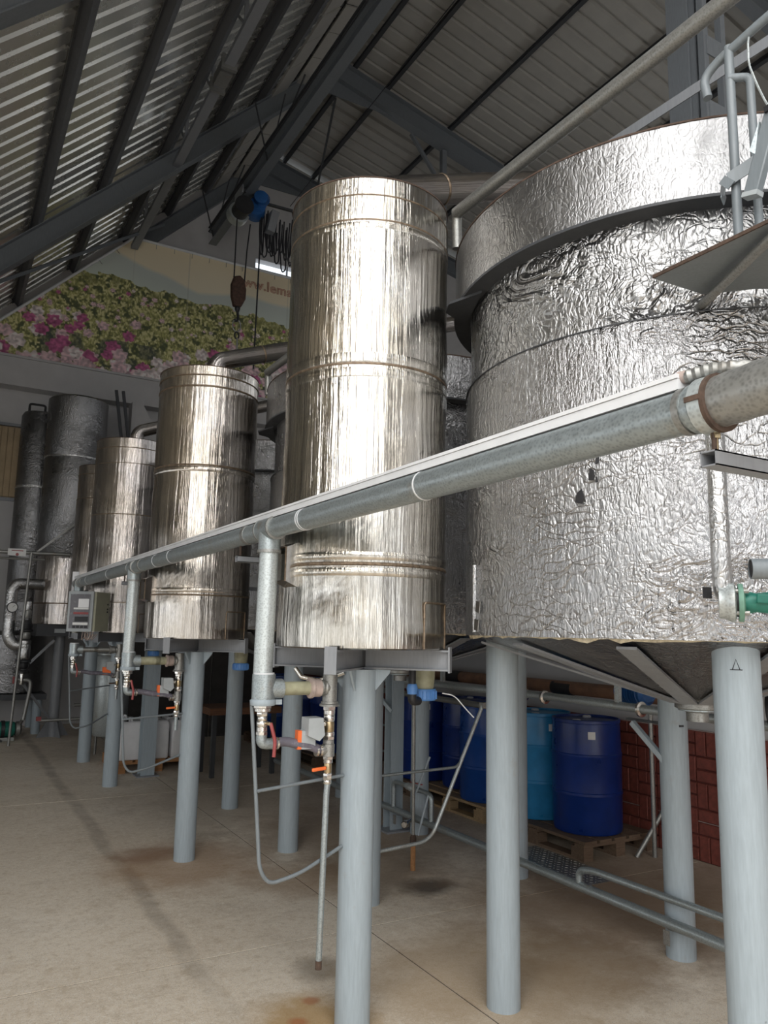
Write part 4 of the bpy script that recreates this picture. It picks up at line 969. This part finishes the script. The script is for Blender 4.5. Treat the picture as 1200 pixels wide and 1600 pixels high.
# canisters
def canister():
    t = thing('jerrycan', 'x', 'canister', (0, 0, 0), 'white canisters on the reddish pallet')
    b = MB(); w, d, h = .140, .15, .45
    def ring(sx, sy, z, r=.03):
        o = []
        for qx, qy, a0 in ((1, 1, 0), (-1, 1, 90), (-1, -1, 180), (1, -1, 270)):
            for k in range(5): a = math.radians(a0+22.5*k); o.append((qx*(sx-r)+math.cos(a)*r, qy*(sy-r)+math.sin(a)*r, z))
        return o
    rings = [ring(w-.01, d-.01, 0), ring(w, d, .012), ring(w, d, h-.05), ring(w-.012, d-.012, h-.015), ring(w-.03, d-.03, h)]
    vs = sum(rings, []); n = 20; fs = [tuple(range(n))[::-1], tuple(range(4*n, 5*n))]
    for i in range(4):
        for j in range(n): fs.append((i*n+j, i*n+(j+1) % n, (i+1)*n+(j+1) % n, (i+1)*n+j))
    b.add(vs, fs); bd = b.build('body', 'white_plastic', t, ang=50)
    MB().tube([(-.0, -.07, h-.01), (0, -.065, h+.03), (0, .05, h+.03), (0, .06, h-.01)], .012, 10, .03).build('handle', 'white_plastic', bd)
    MB().lathe([(.026, h-.005), (.026, h+.02), (.022, h+.028)], (-.07, -.09, 0), 16).build('cap', 'black', bd)
    return t
pallet('wood_red', 'reddish pallet under the white canisters', 1.98, 9.80, 2.96, 10.75)
jc = canister(); jn = 0
for x, y, lb in ((2.14, 9.97, 'white canister at the left end of the front row, beside the H-section column'), (2.45, 9.97, 'white canister just right of the H-section column'), (2.76, 9.97, 'white canister at the right end of the front row'),
                 (2.14, 10.30, 'white canister at the left end of the second row'), (2.45, 10.30, 'white canister in the middle of the second row'), (2.76, 10.30, 'white canister at the right end of the second row')):
    if jn == 0: jc.location = (x, y, .144); jc['label'] = lb
    else: dup(jc, None, (x, y, .144), 0, lb)
    jn += 1
t = thing('work_table', 'brown wooden board on trestles in the shade behind the posts', 'table', (3.2, 9.2, 0))
MB().bbox((2.85, 9.06, .72), (3.75, 9.65, .80)).build('board', 'board', t, smooth=False)
for xx in (2.9, 3.65):
    for yy in (9.1, 9.55): MB().bbox((xx, yy, 0), (xx+.05, yy+.05, .72)).build('leg', 'darksteel', t, smooth=False)
t = thing('pressure_vessel', 'slim pale steel vessel on short legs behind the third condenser post', 'tank', (2.14, 11.3, 0))
MB().lathe([(.05, .22), (.2, .26), (.235, .32), (.235, 1.28), (.2, 1.34), (.22, 1.345), (.22, 1.36), (.08, 1.42), (.001, 1.43)], (2.14, 11.3, 0), 36).build('shell', 'galv_light', t)
for a in (30, 150, 270): MB().tube([(2.14+.17*math.cos(math.radians(a)), 11.3+.17*math.sin(math.radians(a)), 0), (2.14+.17*math.cos(math.radians(a)), 11.3+.17*math.sin(math.radians(a)), .3)], .018, 8).build('leg', 'galv_dull', t)
MB().lathe([(.03, 1.42), (.03, 1.52), (.05, 1.53), (.05, 1.55)], (2.14, 11.3, 0), 16).build('nozzle', 'chrome', t)
# ================================================================= CONTROL BOX
t = thing('control_box', 'beige electrical box with a clear cover and switches under the pipe end', 'control box', (1.22, 8.6, 1.7))
# face towards the camera, side towards +X
cbx = Matrix.Rotation(math.radians(-40), 3, 'Z'); cc = Vector((1.29, 8.60, 1.885))
CBP = t
def cb(lo, hi, nm, mt, bev=0): 
    b = MB(); b.box(cc+cbx @ Vector([(p+q)/2 for p, q in zip(lo, hi)]), [q-p for p, q in zip(lo, hi)], rot=cbx); return b.build(nm, mt, CBP, bevel=bev)
cb((-.15, -.02, -.205), (.15, .25, .205), 'case', 'boxbeige', .006)
CBP = cb((-.155, -.045, -.21), (.13, -.02, .21), 'cover_frame', 'boxgrey', .004)
cb((-.132, -.049, -.185), (.108, -.0455, .185), 'cover_recess', 'boxgrey')
M['panelgrey'] = simple('panel_grey', (.15, .145, .16), .25, 0, .1, 20)
cb((-.125, -.053, -.178), (.10, -.0492, .178), 'cover_window', 'panelgrey')
cb((-.03, -.057, .04), (.09, -.0535, .13), 'breaker_bank', 'white_plastic')
cb((-.08, -.057, .02), (.09, -.0535, .038), 'breaker_row', 'paper')
cb((-.08, -.057, -.03), (.09, -.0535, -.008), 'red_busbar', 'red')
cb((-.06, -.057, -.105), (.09, -.0535, -.055), 'dark_module', 'black')
cb((-.08, -.057, -.14), (.09, -.0535, -.115), 'breaker_row', 'paper')
for k in range(4): cb((-.08+.045*k, -.059, -.172), (-.05+.045*k, -.0535, -.148), 'selector_switch', 'black')
CBP = t
for k, z in enumerate((.08, .03, 0)): cb((.149, .2, z-.008), (.156, .216, z+.008), 'side_button', 'black')
wr_ = MB()
for k in range(7):
    q = cc+cbx @ Vector((-.03+.02*k, .06, -.205)); wr_.tube([q, q+Vector((.01*math.sin(k*2.1), .01, -.05)), q+Vector((.03*math.sin(k), .03, -.10)), q+Vector((.05, .05, -.03))], .004, 6, .03)
wr_.build('loose_wires', 'pinkpvc', t)
MB().bbox((1.21, 8.98, 2.05), (1.27, 9.02, 2.32)).build('pipe_end_plate', 'white_plastic', t)
# ================================================================= MURAL
MY = 14.80
x0, x1, z0, z1 = -.25, 7.6, 6.44, 9.28
nx, nz = 560, 200
gx = np.linspace(x0, x1, nx+1); gz = np.linspace(z0, z1, nz+1)
rs = np.random.RandomState(11)
def vnoise(X, Z, s, seed):
    r = np.random.RandomState(seed); g_ = r.rand(256, 256)
    a = X*s; b = Z*s; ia = np.floor(a).astype(int); ib = np.floor(b).astype(int); fa = a-ia; fb = b-ib
    fa = fa*fa*(3-2*fa); fb = fb*fb*(3-2*fb)
    G = lambda i, j: g_[i % 256, j % 256]
    return (G(ia, ib)*(1-fa)+G(ia+1, ib)*fa)*(1-fb)+(G(ia, ib+1)*(1-fa)+G(ia+1, ib+1)*fa)*fb
cxm, czm = np.meshgrid((gx[:-1]+gx[1:])/2, (gz[:-1]+gz[1:])/2, indexing='ij')
X, Z = cxm, czm
col = np.empty(X.shape+(3,))
def lay(mask, c): 
    m_ = np.clip(mask, 0, 1)[..., None]; global col
    col = col*(1-m_)+np.array(c)*m_
tz = (Z-8.0)/1.3
col[:] = np.array((.66, .57, .40)); lay(np.clip(1-tz*1.1, 0, 1)*.5, (.60, .60, .52))
# mountains
h1 = 8.93-.27*(X-2.3)+.06*vnoise(X, Z*0, 2.1, 1); h1 = np.maximum(h1, np.where(X > 3.6, np.minimum(8.40+.20*(X-3.6), 8.66)+.05*vnoise(X, Z*0, 1.6, 4), 0))
lay(np.clip((h1-Z)/.09, 0, 1)*.8, (.40, .46, .44)); lay(np.clip((h1-.2-Z)/.4, 0, 1)*.5, (.52, .58, .50))
# bushes, foliage
tl = 8.30-.06*(X-2.0)+.14*vnoise(X, Z*0, 3.3, 2)+.07*vnoise(X, Z*0, 11, 3); tl = np.where(X < 2.0, 8.36+.05*vnoise(X, Z*0, 9, 5), tl)
fol = Z < tl
n_a = vnoise(X, Z, 9, 6); n_b = vnoise(X, Z, 23, 7); n_c = vnoise(X*1.2, Z*.8, 40, 8); n_d = vnoise(X, Z, 4, 9)
dep = np.clip((Z-z0)/(8.4-z0), 0, 1)
lay(fol.astype(float), (.20, .20, .07))
lay(fol*np.clip((n_a*.5+n_b*.5-.42)*5, 0, 1), (.37, .36, .13)); lay(fol*np.clip((n_b*.4+n_c*.6-.53)*6, 0, 1), (.56, .53, .27))
lay(fol*np.clip((.40-n_b*.5-n_a*.5)*8, 0, 1)*.85, (.055, .07, .035)); lay(fol*np.clip((.33-n_c)*6, 0, 1)*.5, (.04, .05, .03))
lay(fol*np.clip(1-abs(Z-tl+.12)*6, 0, 1)*np.clip((n_a-.35)*3, 0, 1)*.7, (.13, .13, .05))
lay(((Z < 7.15)&fol)*np.clip((.52-n_d)*5, 0, 1)*.7, (.05, .06, .06))
# flowers: clusters large in front, small behind
fr = random.Random(21); flowers = []
for _ in range(170):
    fx_, fz_ = fr.uniform(x0, x1), z0+fr.random()**1.5*1.1
    flowers.append((fx_, fz_, .12+.11*fr.random()*(1.2-(fz_-z0)/1.3)))
for _ in range(150): fx_ = fr.uniform(x0, x1); flowers.append((fx_, fr.uniform(7.3, 8.35), .035+.04*fr.random()))
for fx_, fz_, r in flowers:
    i0, i1 = np.searchsorted(gx, (fx_-r*1.4, fx_+r*1.4)); j0, j1 = np.searchsorted(gz, (fz_-r*1.4, fz_+r*1.4))
    i0, j0 = max(0, i0-1), max(0, j0-1); sl = (slice(i0, i1), slice(j0, j1))
    if i1 <= i0 or j1 <= j0: continue
    dx, dz_ = X[sl]-fx_, Z[sl]-fz_; aa = np.arctan2(dz_, dx); pet = r*(.82+.09*np.sin(aa*5+fx_*40)+.08*np.sin(aa*8+fz_*50))
    d_ = np.sqrt(dx*dx+(dz_*1.15)**2); ins = np.clip((pet-d_)/.018, 0, 1)*fol[sl]
    k = fr.random(); base = np.array((.66, .47, .49)) if k < .5 else (np.array((.46, .12, .25)) if k < .68 else np.array((.72, .62, .60)))
    sw = .5+.5*np.sin(d_/r*7+aa*2+fx_*9); inner = base*(.72+.42*sw[..., None])
    inner = inner*(1-.35*np.clip((n_b[sl]-.5)*3, 0, 1)[..., None])
    col[sl] = col[sl]*(1-ins[..., None])+np.clip(inner, 0, 1)*ins[..., None]
# printed panel seams
for xs_ in (2.66, 3.75, 4.83, 5.9, 7.0): lay((abs(X-xs_) < .012)*.25, (.25, .25, .22))
col = np.clip(col*1.3, 0, .95)
def minside(x, z): return z-x <= 6.66
vid = {}; mv = []; mf = []; cols = []
for i in range(nx):
    for j in range(nz):
        a_, b_ = (gx[i]+gx[i+1])/2, (gz[j]+gz[j+1])/2
        if not minside(a_, b_): continue
        f_ids = []
        for (p, q) in ((i, j), (i+1, j), (i+1, j+1), (i, j+1)):
            if (p, q) not in vid: vid[(p, q)] = len(mv); mv.append((gx[p], MY, gz[q]))
            f_ids.append(vid[(p, q)])
        mf.append(tuple(f_ids)); cols.append(col[i, j])
mural = thing('mural_banner', 'printed banner of a pink rose field filling the gable above the ledge', 'banner', (3, MY, 6.44))
me = bpy.data.meshes.new('print'); me.from_pydata([(a-3, b-MY, c-6.44) for a, b, c in mv], [], mf)
ca = me.color_attributes.new('print', 'FLOAT_COLOR', 'CORNER'); arr = np.ones((len(mf)*4, 4), dtype=np.float32); arr[:, :3] = np.repeat(np.array(cols), 4, axis=0); ca.data.foreach_set('color', arr.ravel())
a = N('banner_print'); at = a.n('ShaderNodeAttribute'); at.attribute_name = 'print'; a.set(at.outputs[0], 0, .6); M['print'] = a.m
me.materials.append(a.m); o = bpy.data.objects.new('print', me); COL.objects.link(o); o.parent = mural
MB().plate([(-.22, MY+.006, 6.44), (7.6, MY+.006, 6.44), (7.6, MY+.006, 9.28), (2.62, MY+.006, 9.28)], (0, .03, 0)).build('backing', 'plaster', mural, smooth=False)
fr_ = MB(); fr_.tube([(-.24, MY, 6.44), (2.62, MY-.01, 9.30), (7.6, MY-.01, 9.30)], .028, 8); fr_.build('frame_tube', 'trunk', mural)
MB().tube([(-.24, MY-.01, 6.45), (7.6, MY-.01, 6.45)], .016, 8).build('frame_tube', 'galv_light', mural)
lc = MB(); x = 2.7
while x < 7.5: lc.bar((x, MY-.012, 9.30), (x, MY-.012, 9.18), .012, .006); x += .36
x = -.1
while x < 2.6: lc.bar((x, MY-.012, x+6.68), (x+.07, MY-.012, x+6.60), .012, .006); x += .3
lc.build('lacing_ties', 'galv_dull', mural)
tc = bpy.data.curves.new('lettering', 'FONT'); tc.body = 'www.lemab'; tc.size = .30; tc.fill_mode = 'NONE'; tc.bevel_depth = .007; tc.bevel_resolution = 1; tc.space_character = 1.05
M['letter'] = simple('faded_red_print', (.62, .33, .24), .6, 0, .1, 5); tc.materials.append(M['letter'])
tmp = bpy.data.objects.new('lettering', tc); COL.objects.link(tmp); bpy.context.view_layer.update()
lme = bpy.data.meshes.new_from_object(tmp.evaluated_get(bpy.context.evaluated_depsgraph_get())); bpy.data.objects.remove(tmp)
lo = bpy.data.objects.new('lettering', lme); COL.objects.link(lo); lo.parent = mural; lo.location = (4.665-3, -.012, 8.87-6.44); lo.rotation_euler = (pi/2, 0, 0)
# ================================================================= HOIST
HX, HZ = 4.10, 9.43
t = thing('hoist_rail', 'dark steel beam under the ridge that carries the hoist', 'beam', (HX, 5, HZ))
MB().ibeam((HX, -6, HZ+.13), (HX, 14.5, HZ+.13), .26, .16, .016, .012).build('beam', 'rafter', t)
MB().ibeam((HX, -6, HZ+.31), (HX, 14.5, HZ+.31), .10, .20, .016, .012).build('top_channel', 'darksteel', t)
hy = 12.45
t = thing('chain_hoist', 'blue electric hoist with a dark drum hanging from the ridge beam', 'hoist', (HX, hy, HZ))
tr_ = MB(); tr_.bbox((HX-.16, hy-.2, HZ-.05), (HX-.13, hy+.2, HZ+.1)).bbox((HX+.13, hy-.2, HZ-.05), (HX+.16, hy+.2, HZ+.1)).bbox((HX-.16, hy-.06, HZ-.10), (HX+.16, hy+.06, HZ-.05)); tr_.build('trolley', 'grey', t)
for s_ in (-1, 1):
    for dy in (-.13, .13): MB().cyl((HX+s_*.125, hy+dy, HZ+.04), (HX+s_*.06, hy+dy, HZ+.04), .045, 16).build('trolley_wheel', 'darksteel', t)
dc = Vector((HX-.12, hy, HZ-.32))
MB().lathe([(.17, 0), (.17, .04), (.15, .05), (.15, .36), (.17, .37), (.17, .41)], dc+Vector((0, -.28, 0)), 28, (0, 1, 0)).build('cable_drum', 'black', t)
MB().lathe([(.19, -.02), (.19, .16)], dc+Vector((0, .02, 0)), 28, (0, 1, 0)).build('drum_cowl', 'galv_light', t)
mc = Vector((HX+.22, hy-.1, HZ-.06))
MB().lathe([(.06, -.17), (.12, -.16), (.13, -.13), (.13, .1), (.11, .14)], mc, 28, (.25, 1, 0)).build('motor', 'motorblue', t); hm_ = t.children[-1]
MB().lathe([(.13, -.12), (.17, -.11), (.18, 0), (.17, .12), (.12, .14)], mc+Vector((-.06, .06, -.16)), 28, (.3, 1, -.1)).build('gear_case', 'motorblue', t)
for k in range(6): MB().lathe([(.128, 0), (.14, .003), (.14, .009), (.128, .012)], mc+Vector((0, -.1+.035*k, 0)), 28, (.25, 1, 0), cap=False).build('cooling_fin', 'motorblue', hm_)
MB().bar((HX+.42, hy-.05, HZ-.62), (HX+.50, hy-.05, HZ-.2), .28, .14, (1, 0, 0)).build('control_case', 'grey', t)
MB().bar((HX+.16, hy, HZ-.02), (HX+.85, hy-.1, HZ-.06), .05, .04).build('festoon_arm', 'darksteel', t)
hb = thing('hook_block', 'rusty brown hook block hanging on two ropes before the banner', 'hook', (HX-.05, hy, 7.4))
hx0 = HX-.10
bl = MB()
pol = [(-.09, 7.86), (-.135, 7.72), (-.125, 7.5), (-.07, 7.32), (.07, 7.32), (.145, 7.48), (.15, 7.66), (.10, 7.83), (.02, 7.9)]
bl.plate([(hx0+.02+x*.95, hy-.06, z) for x, z in pol], (0, .12, 0)); bl.build('cheek_block', 'hook', hb, smooth=False, bevel=.025)
MB().lathe([(.045, 7.32), (.05, 7.29), (.04, 7.26), (.035, 7.24)], (hx0+.03, hy, 0), 14).build('swivel', 'black', hb)
MB().tube([(hx0+.03, hy, 7.25), (hx0+.05, hy, 7.14), (hx0+.045, hy, 7.08), (hx0+.01, hy, 7.05), (hx0-.02, hy, 7.09)], .022, 10, .05).build('hook', 'black', hb)
def ring_pts(c, r, n=14): return [(c[0]+r*math.cos(2*pi*k/n), c[1], c[2]+r*1.5*math.sin(2*pi*k/n)) for k in range(n+1)]
MB().tube(ring_pts((hx0+.03, hy, 6.98), .075), .012, 8).build('sling_ring', 'galv_dull', hb)
MB().tube(ring_pts((hx0+.04, hy, 6.80), .04), .014, 8).build('chain_link', 'black', hb)
MB().tube([(hx0+.05, hy, 6.75), (hx0+.07, hy, 6.3)], .018, 8).build('sling_leg', 'galv_dull', hb)
MB().tube([(hx0-.06, hy, 7.82), (hx0-.06, hy, HZ-.42)], .012, 6).build('rope', 'cable', hb)
MB().tube([(hx0+.13, hy, 7.75), (hx0+.15, hy, 8.4), (hx0+.19, hy, HZ-.5)], .012, 6).build('rope', 'cable', hb)
t = thing('festoon_cables', 'bunch of looped black cables hanging beside the hoist', 'cable', (HX+.5, hy, 8.5))
rc = random.Random(4)
for k in range(16):
    xx = HX+.28+.042*k+rc.uniform(-.02, .02); zt = HZ-.12-rc.random()*.5; zb = 8.75-.45*rc.random()-.2*(k % 3 == 0); w = .05+.06*rc.random()
    MB().tube([(xx, hy-.02*k % .1, zt), (xx-.01, hy-.03, (zt+zb)/2), (xx+w*.2, hy-.05, zb+.05), (xx+w*.5, hy-.05, zb), (xx+w, hy-.05, zb+.06), (xx+w*1.1, hy-.03, zt-.1)], .013, 6, .06).build('cable_loop', 'cable', t)
MB().tube([(HX+.85, hy-.1, HZ-.08), (HX+.95, hy-.1, HZ-.5), (HX+.97, hy-.1, 8.6), (HX+.85, hy-.1, 8.3), (HX+.72, hy-.1, 8.5)], .014, 6, .2).build('cable_loop', 'cable', t)
t = thing('pendant_cable', 'single black pendant cable hanging straight down past the hook block', 'cable', (HX+.22, hy-.2, 7))
MB().tube([(HX+.24, hy-.15, HZ-.4), (HX+.22, hy-.15, 6.2)], .014, 6).build('cable', 'cable', t)
t = thing('guide_wire', 'thin wire stretched under the right roof slope to the hoist', 'wire', (HX+.8, hy, HZ))
MB().tube([(HX+.8, hy-.1, HZ+.02), (HX+.8, 4.0, HZ+.25)], .007, 5).build('wire', 'cable', t)
# ================================================================= FAR END: foil columns, pipework, pump
t = thing('foil_column', 'tall dark foil-wrapped column with a bare steel foot near the end wall', 'tank', (1.69, 13.42, 1.72))
MB().lathe([(.43, 1.745), (.435, 1.75), (.435, 2.82)], (1.69, 13.42, 0), 48).build('steel_foot', 'steel_far', t)
MB().lathe([(.455, 2.82), (.46, 2.83), (.46, 4.42), (.455, 4.44)], (1.69, 13.42, 0), 56).build('foil_wrap', 'foil_dark', t)
MB().lathe([(.465, 4.42), (.47, 4.43), (.47, 5.42), (.44, 5.45), (.001, 5.46)], (1.69, 13.42, 0), 56).build('foil_wrap', 'foil_dark', t)
MB().lathe([(.462, 4.415), (.475, 4.42), (.475, 4.445), (.462, 4.45)], (1.69, 13.42, 0), 56, cap=False).build('tape_band', 'foil_pipe', t)
MB().lathe([(.437, 2.06), (.442, 2.065), (.442, 2.075), (.437, 2.08)], (1.69, 13.42, 0), 48, cap=False).build('weld_seam', 'weld', t)
t = thing('tank_stand', 'grey post with splayed fins carrying the tall foil column', 'stand', (1.69, 13.42, 0))
MB().lathe([(.08, 0), (.08, 1.56)], (1.69, 13.42, 0), 24).build('leg', 'grey', t)
for a in (20, 110, 200, 290):
    d = Vector((math.cos(math.radians(a)), math.sin(math.radians(a)), 0)); w = Vector((-d.y, d.x, 0))*.006; q = Vector((1.69, 13.42, 0))
    MB().plate([q+d*.075-w, q+d*.26-w, q+d*.25+Vector((0, 0, .02))-w, q+d*.075+Vector((0, 0, .30))-w], w*2).build('fin', 'grey', t, smooth=False)
MB().bbox((1.30, 13.1, 1.56), (2.1, 13.75, 1.745)).build('seat_frame', 'darksteel', t)
MB().box((1.64, 13.095, 1.645), (.16, .006, .06)).build('plate_mark', 'boxgrey', t)
t = thing('foil_column', 'slimmer dark foil column to the left of the tall one', 'tank', (1.16, 14.3, 2.2))
MB().lathe([(.30, 2.1), (.31, 2.12), (.31, 5.27), (.28, 5.33), (.001, 5.34)], (1.20, 14.2, 0), 40).build('foil_wrap', 'foil_dark', t)
MB().lathe([(.312, 4.0), (.32, 4.005), (.32, 4.04), (.312, 4.045)], (1.20, 14.2, 0), 40, cap=False).build('tape_band', 'foil_pipe', t)
MB().tube([(1.0, 14.2, 5.3), (1.0, 14.2, 5.5), (1.25, 14.2, 5.5), (1.25, 14.2, 5.3)], .02, 8, .04).build('lifting_loop', 'black', t)
MB().lathe([(.25, 1.635), (.25, 2.1)], (1.20, 14.2, 0), 32).build('neck', 'foil_dark', t)
t = thing('foil_vessel', 'squat dull foil vessel on a low steel table at the far left', 'tank', (1.20, 14.3, .62))
MB().lathe([(.50, .63), (.52, .65), (.52, 1.56), (.45, 1.62), (.001, 1.63)], (1.06, 14.32, 0), 48).build('foil_wrap', 'foil_dark', t)
t = thing('vessel_table', 'low grey steel table under the squat foil vessel', 'table', (1.2, 14.2, 0))
MB().bbox((.5, 13.74, .54), (1.6, 14.85, .63)).build('frame_top', 'darksteel', t)
for xx in (.62, 1.48):
    for yy in (13.84, 14.75): MB().lathe([(.07, 0), (.07, .54)], (xx, yy, 0), 16).build('leg', 'pole', t)
t = thing('foil_pipe_loop', 'bright foil-lagged pipe loop with a dial gauge at the far left', 'pipe', (.95, 13.0, 1.4))
MB().tube([(1.34, 13.08, 2.35), (.96, 13.0, 2.35), (.90, 13.0, 2.25), (.90, 13.0, 1.55), (.98, 13.0, 1.42), (1.16, 13.0, 1.42)], .085, 18, .14).build('lagging', 'foil_pipe', t)
gc = MB().lathe([(.075, 0), (.08, .005), (.08, .03), (.001, .03)], (.92, 12.90, 1.985), 20, (0, -1, 0)).build('gauge_case', 'black', t)
MB().lathe([(.066, 0), (.066, .004)], (.92, 12.868, 1.985), 20, (0, -1, 0)).build('gauge_dial', 'paper', gc)
MB().bar((.92, 12.862, 1.985), (.955, 12.862, 2.02), .004, .008, (0, 1, 0)).build('gauge_needle', 'black', gc)
t = thing('valve_stack', 'column of dark valves and fittings beside the foil-lagged loop', 'valve', (1.1, 12.95, 1.3))
for z, h, r, mt in ((2.08, .13, .05, 'foil_pipe'), (1.95, .12, .06, 'galv_dull'), (1.80, .14, .075, 'black'), (1.66, .03, .10, 'black'), (1.62, .10, .07, 'galv_dull'), (1.5, .06, .085, 'foil_pipe'), (1.44, .22, .085, 'foil_pipe'), (1.2, .03, .11, 'darksteel'), (1.17, .10, .08, 'black'), (1.05, .03, .10, 'black'), (1.0, .16, .035, 'chrome')):
    MB().lathe([(r*.9, 0), (r, h*.15), (r, h*.85), (r*.9, h)], (1.14, 12.95, z-h), 16).build('fitting', mt, t)
MB().lathe([(.075, 0), (.09, .008), (.09, .02), (.075, .028)], (1.14, 12.86, 1.13), 18, (0, -1, 0), cap=False).build('hand_wheel', 'black', t)
MB().tube([(1.05, 12.95, .92), (1.26, 12.95, .90), (1.27, 12.95, .8), (1.21, 12.95, .32)], .028, 10, .06).build('outlet_pipe', 'galv_dull', t)
MB().box((1.04, 12.93, .91), (.05, .06, .1)).build('red_tap', 'red', t)
t = thing('leaning_pole', 'thin grey pole leaning before the foil-lagged loop', 'pole', (1.05, 12.6, .9))
MB().tube([(1.09, 12.6, 2.80), (1.01, 12.6, .0)], .020, 10).build('pole', 'galv_dull', t)
t = thing('cross_bar', 'grey horizontal bar with a white warning sign at the far left', 'bar', (1.2, 12.8, 2.8))
MB().tube([(-.5, 12.8, 2.79), (1.66, 12.8, 2.82)], .028, 10).tube([(-.5, 12.8, 2.70), (1.3, 12.8, 2.72)], .018, 8).build('bar', 'galv_dull', t)
MB().bbox((.78, 12.755, 2.755), (1.03, 12.765, 2.86)).build('sign', 'paper', t)
MB().lathe([(.022, 0), (.022, .004)], (.91, 12.755, 2.775), 14, (0, -1, 0)).build('sign_dot', 'red', t)
MB().bbox((.83, 12.751, 2.825), (.99, 12.754, 2.838)).build('sign_line', 'red', t)
t = thing('diagonal_brace', 'thin dark diagonal strut before the tall foil column', 'bar', (1.5, 12.85, 2.8))
MB().bar((1.15, 12.85, 2.80), (1.85, 12.85, 3.45), .05, .03).build('bar', 'galv_dull', t)
t = thing('floor_brace', 'grey diagonal brace down to the far column post', 'bar', (1.3, 13.0, .7))
MB().bar((1.06, 12.98, .98), (1.60, 13.3, .30), .03, .03).build('bar', 'grey', t)
MB().bar((1.10, 13.4, .95), (1.60, 13.36, 1.50), .06, .04).build('bar', 'grey', t)
t = thing('water_pump', 'small green electric pump on the floor at the far left', 'pump', (1.05, 13.3, 0))
MB().lathe([(.08, 0), (.115, .03), (.12, .2), (.1, .26)], (.86, 13.2, .165), 24, (1, .05, 0)).build('motor', 'green', t)
MB().lathe([(.07, 0), (.11, .02), (.11, .07), (.07, .1)], (1.12, 13.22, .165), 20, (1, .05, 0)).build('pump_head', 'galv_dull', t)
MB().lathe([(.122, .07), (.13, .075), (.13, .12), (.122, .125)], (.86, 13.2, .165), 24, (1, .05, 0), cap=False).build('black_band', 'black', t)
MB().bbox((.86, 13.12, 0), (1.12, 13.28, .05)).build('foot', 'galv_dull', t)
MB().tube([(.88, 13.15, .26), (.78, 13.05, .3), (.80, 13.0, .1), (.95, 12.95, .02)], .014, 8, .08).build('power_lead', 'black', t)
MB().tube([(1.2, 13.22, .24), (1.21, 12.97, .34)], .025, 10).build('inlet', 'galv_dull', t)
t = thing('low_line', 'low grey pipes with a red tap near the far column post', 'pipe', (1.7, 13.0, .3))
MB().tube([(1.42, 12.95, .30), (2.6, 12.9, .32)], .024, 10).tube([(1.9, 12.9, .52), (2.7, 12.9, .54)], .024, 10).tube([(2.1, 12.9, 0), (2.1, 12.9, .54)], .03, 10).build('pipe', 'galv_dull', t)
MB().box((1.42, 12.94, .33), (.07, .05, .06)).build('red_tap', 'red', t)
# foil strut frame near the gable, behind the third condenser
t = thing('dark_struts', 'pair of dark steel struts slanting above the third condenser', 'bar', (2.3, 13.6, 4.8))
for dx in (0, .12): MB().bar((2.62+dx, 13.9, 4.3), (2.35+dx, 13.9, 5.9), .035, .05).build('strut', 'darksteel', t)
t = thing('sheet_flue', 'pale sheet-metal flue slanting down from the ledge beside the second condenser', 'duct', (3.0, 14.2, 5.0))
MB().plate([(2.72, 14.3, 4.3), (3.5, 14.3, 4.3), (3.3, 14.3, 5.2), (2.9, 14.3, 5.85), (2.72, 14.3, 5.85)], (0, .3, 0)).build('casing', 'plaster', t, smooth=False)
# stills on the mezzanine that show between the tanks
for k, (x, y) in enumerate(((6.4, 6.9), (6.5, 10.6))):
    t = thing('foil_still', ('foil-wrapped still on the mezzanine, glimpsed right of the nearest condenser', 'foil-wrapped still on the mezzanine, glimpsed right of the second condenser')[k], 'still', (x, y, 2.45), 'stills on the mezzanine')
    MB().lathe([(.7, 2.46), (.72, 2.5), (.72, 3.3)], (x, y, 0), 40).build('lower_wrap', 'foil', t)
    MB().lathe([(.74, 3.3), (.74, 4.1), (.4, 4.4), (.001, 4.42)], (x, y, 0), 40).build('upper_wrap', 'foil', t)
    MB().lathe([(.73, 3.28), (.78, 3.29), (.78, 3.33), (.73, 3.34)], (x, y, 0), 40, cap=False).build('band', 'darksteel', t)

# things half seen at the right edge
t = thing('hose_coupling', 'black rubber hose coupling on the stainless pipe at the right edge', 'coupling', (4.2, 2.8, 1.3))
MB().lathe([(.06, 0), (.11, .01), (.11, .05), (.07, .06), (.07, .14)], (4.19, 2.86, 1.32), 24, (.5, -.85, .1)).build('collar', 'black', t)
MB().lathe([(.075, .06), (.085, .07), (.085, .2)], (4.19, 2.86, 1.32), 24, (.5, -.85, .1)).build('sleeve', 'brownpipe', t)
t = thing('rod_trestle', 'pale metal trestle rods on the floor at the lower right edge', 'trestle', (3.55, 2.4, 0))
for a, b_ in (((3.52, 2.42, 0), (3.80, 2.30, .62)), ((3.72, 2.16, 0), (3.80, 2.30, .62)), ((3.52, 2.42, .08), (3.74, 2.18, .10)), ((3.60, 2.39, .22), (3.74, 2.20, .24))): MB().bar(a, b_, .022, .022).build('rod', 'galv_light', t)
MB().box((3.62, 2.36, .30), (.06, .06, .05)).build('clamp_block', 'chrome', t)
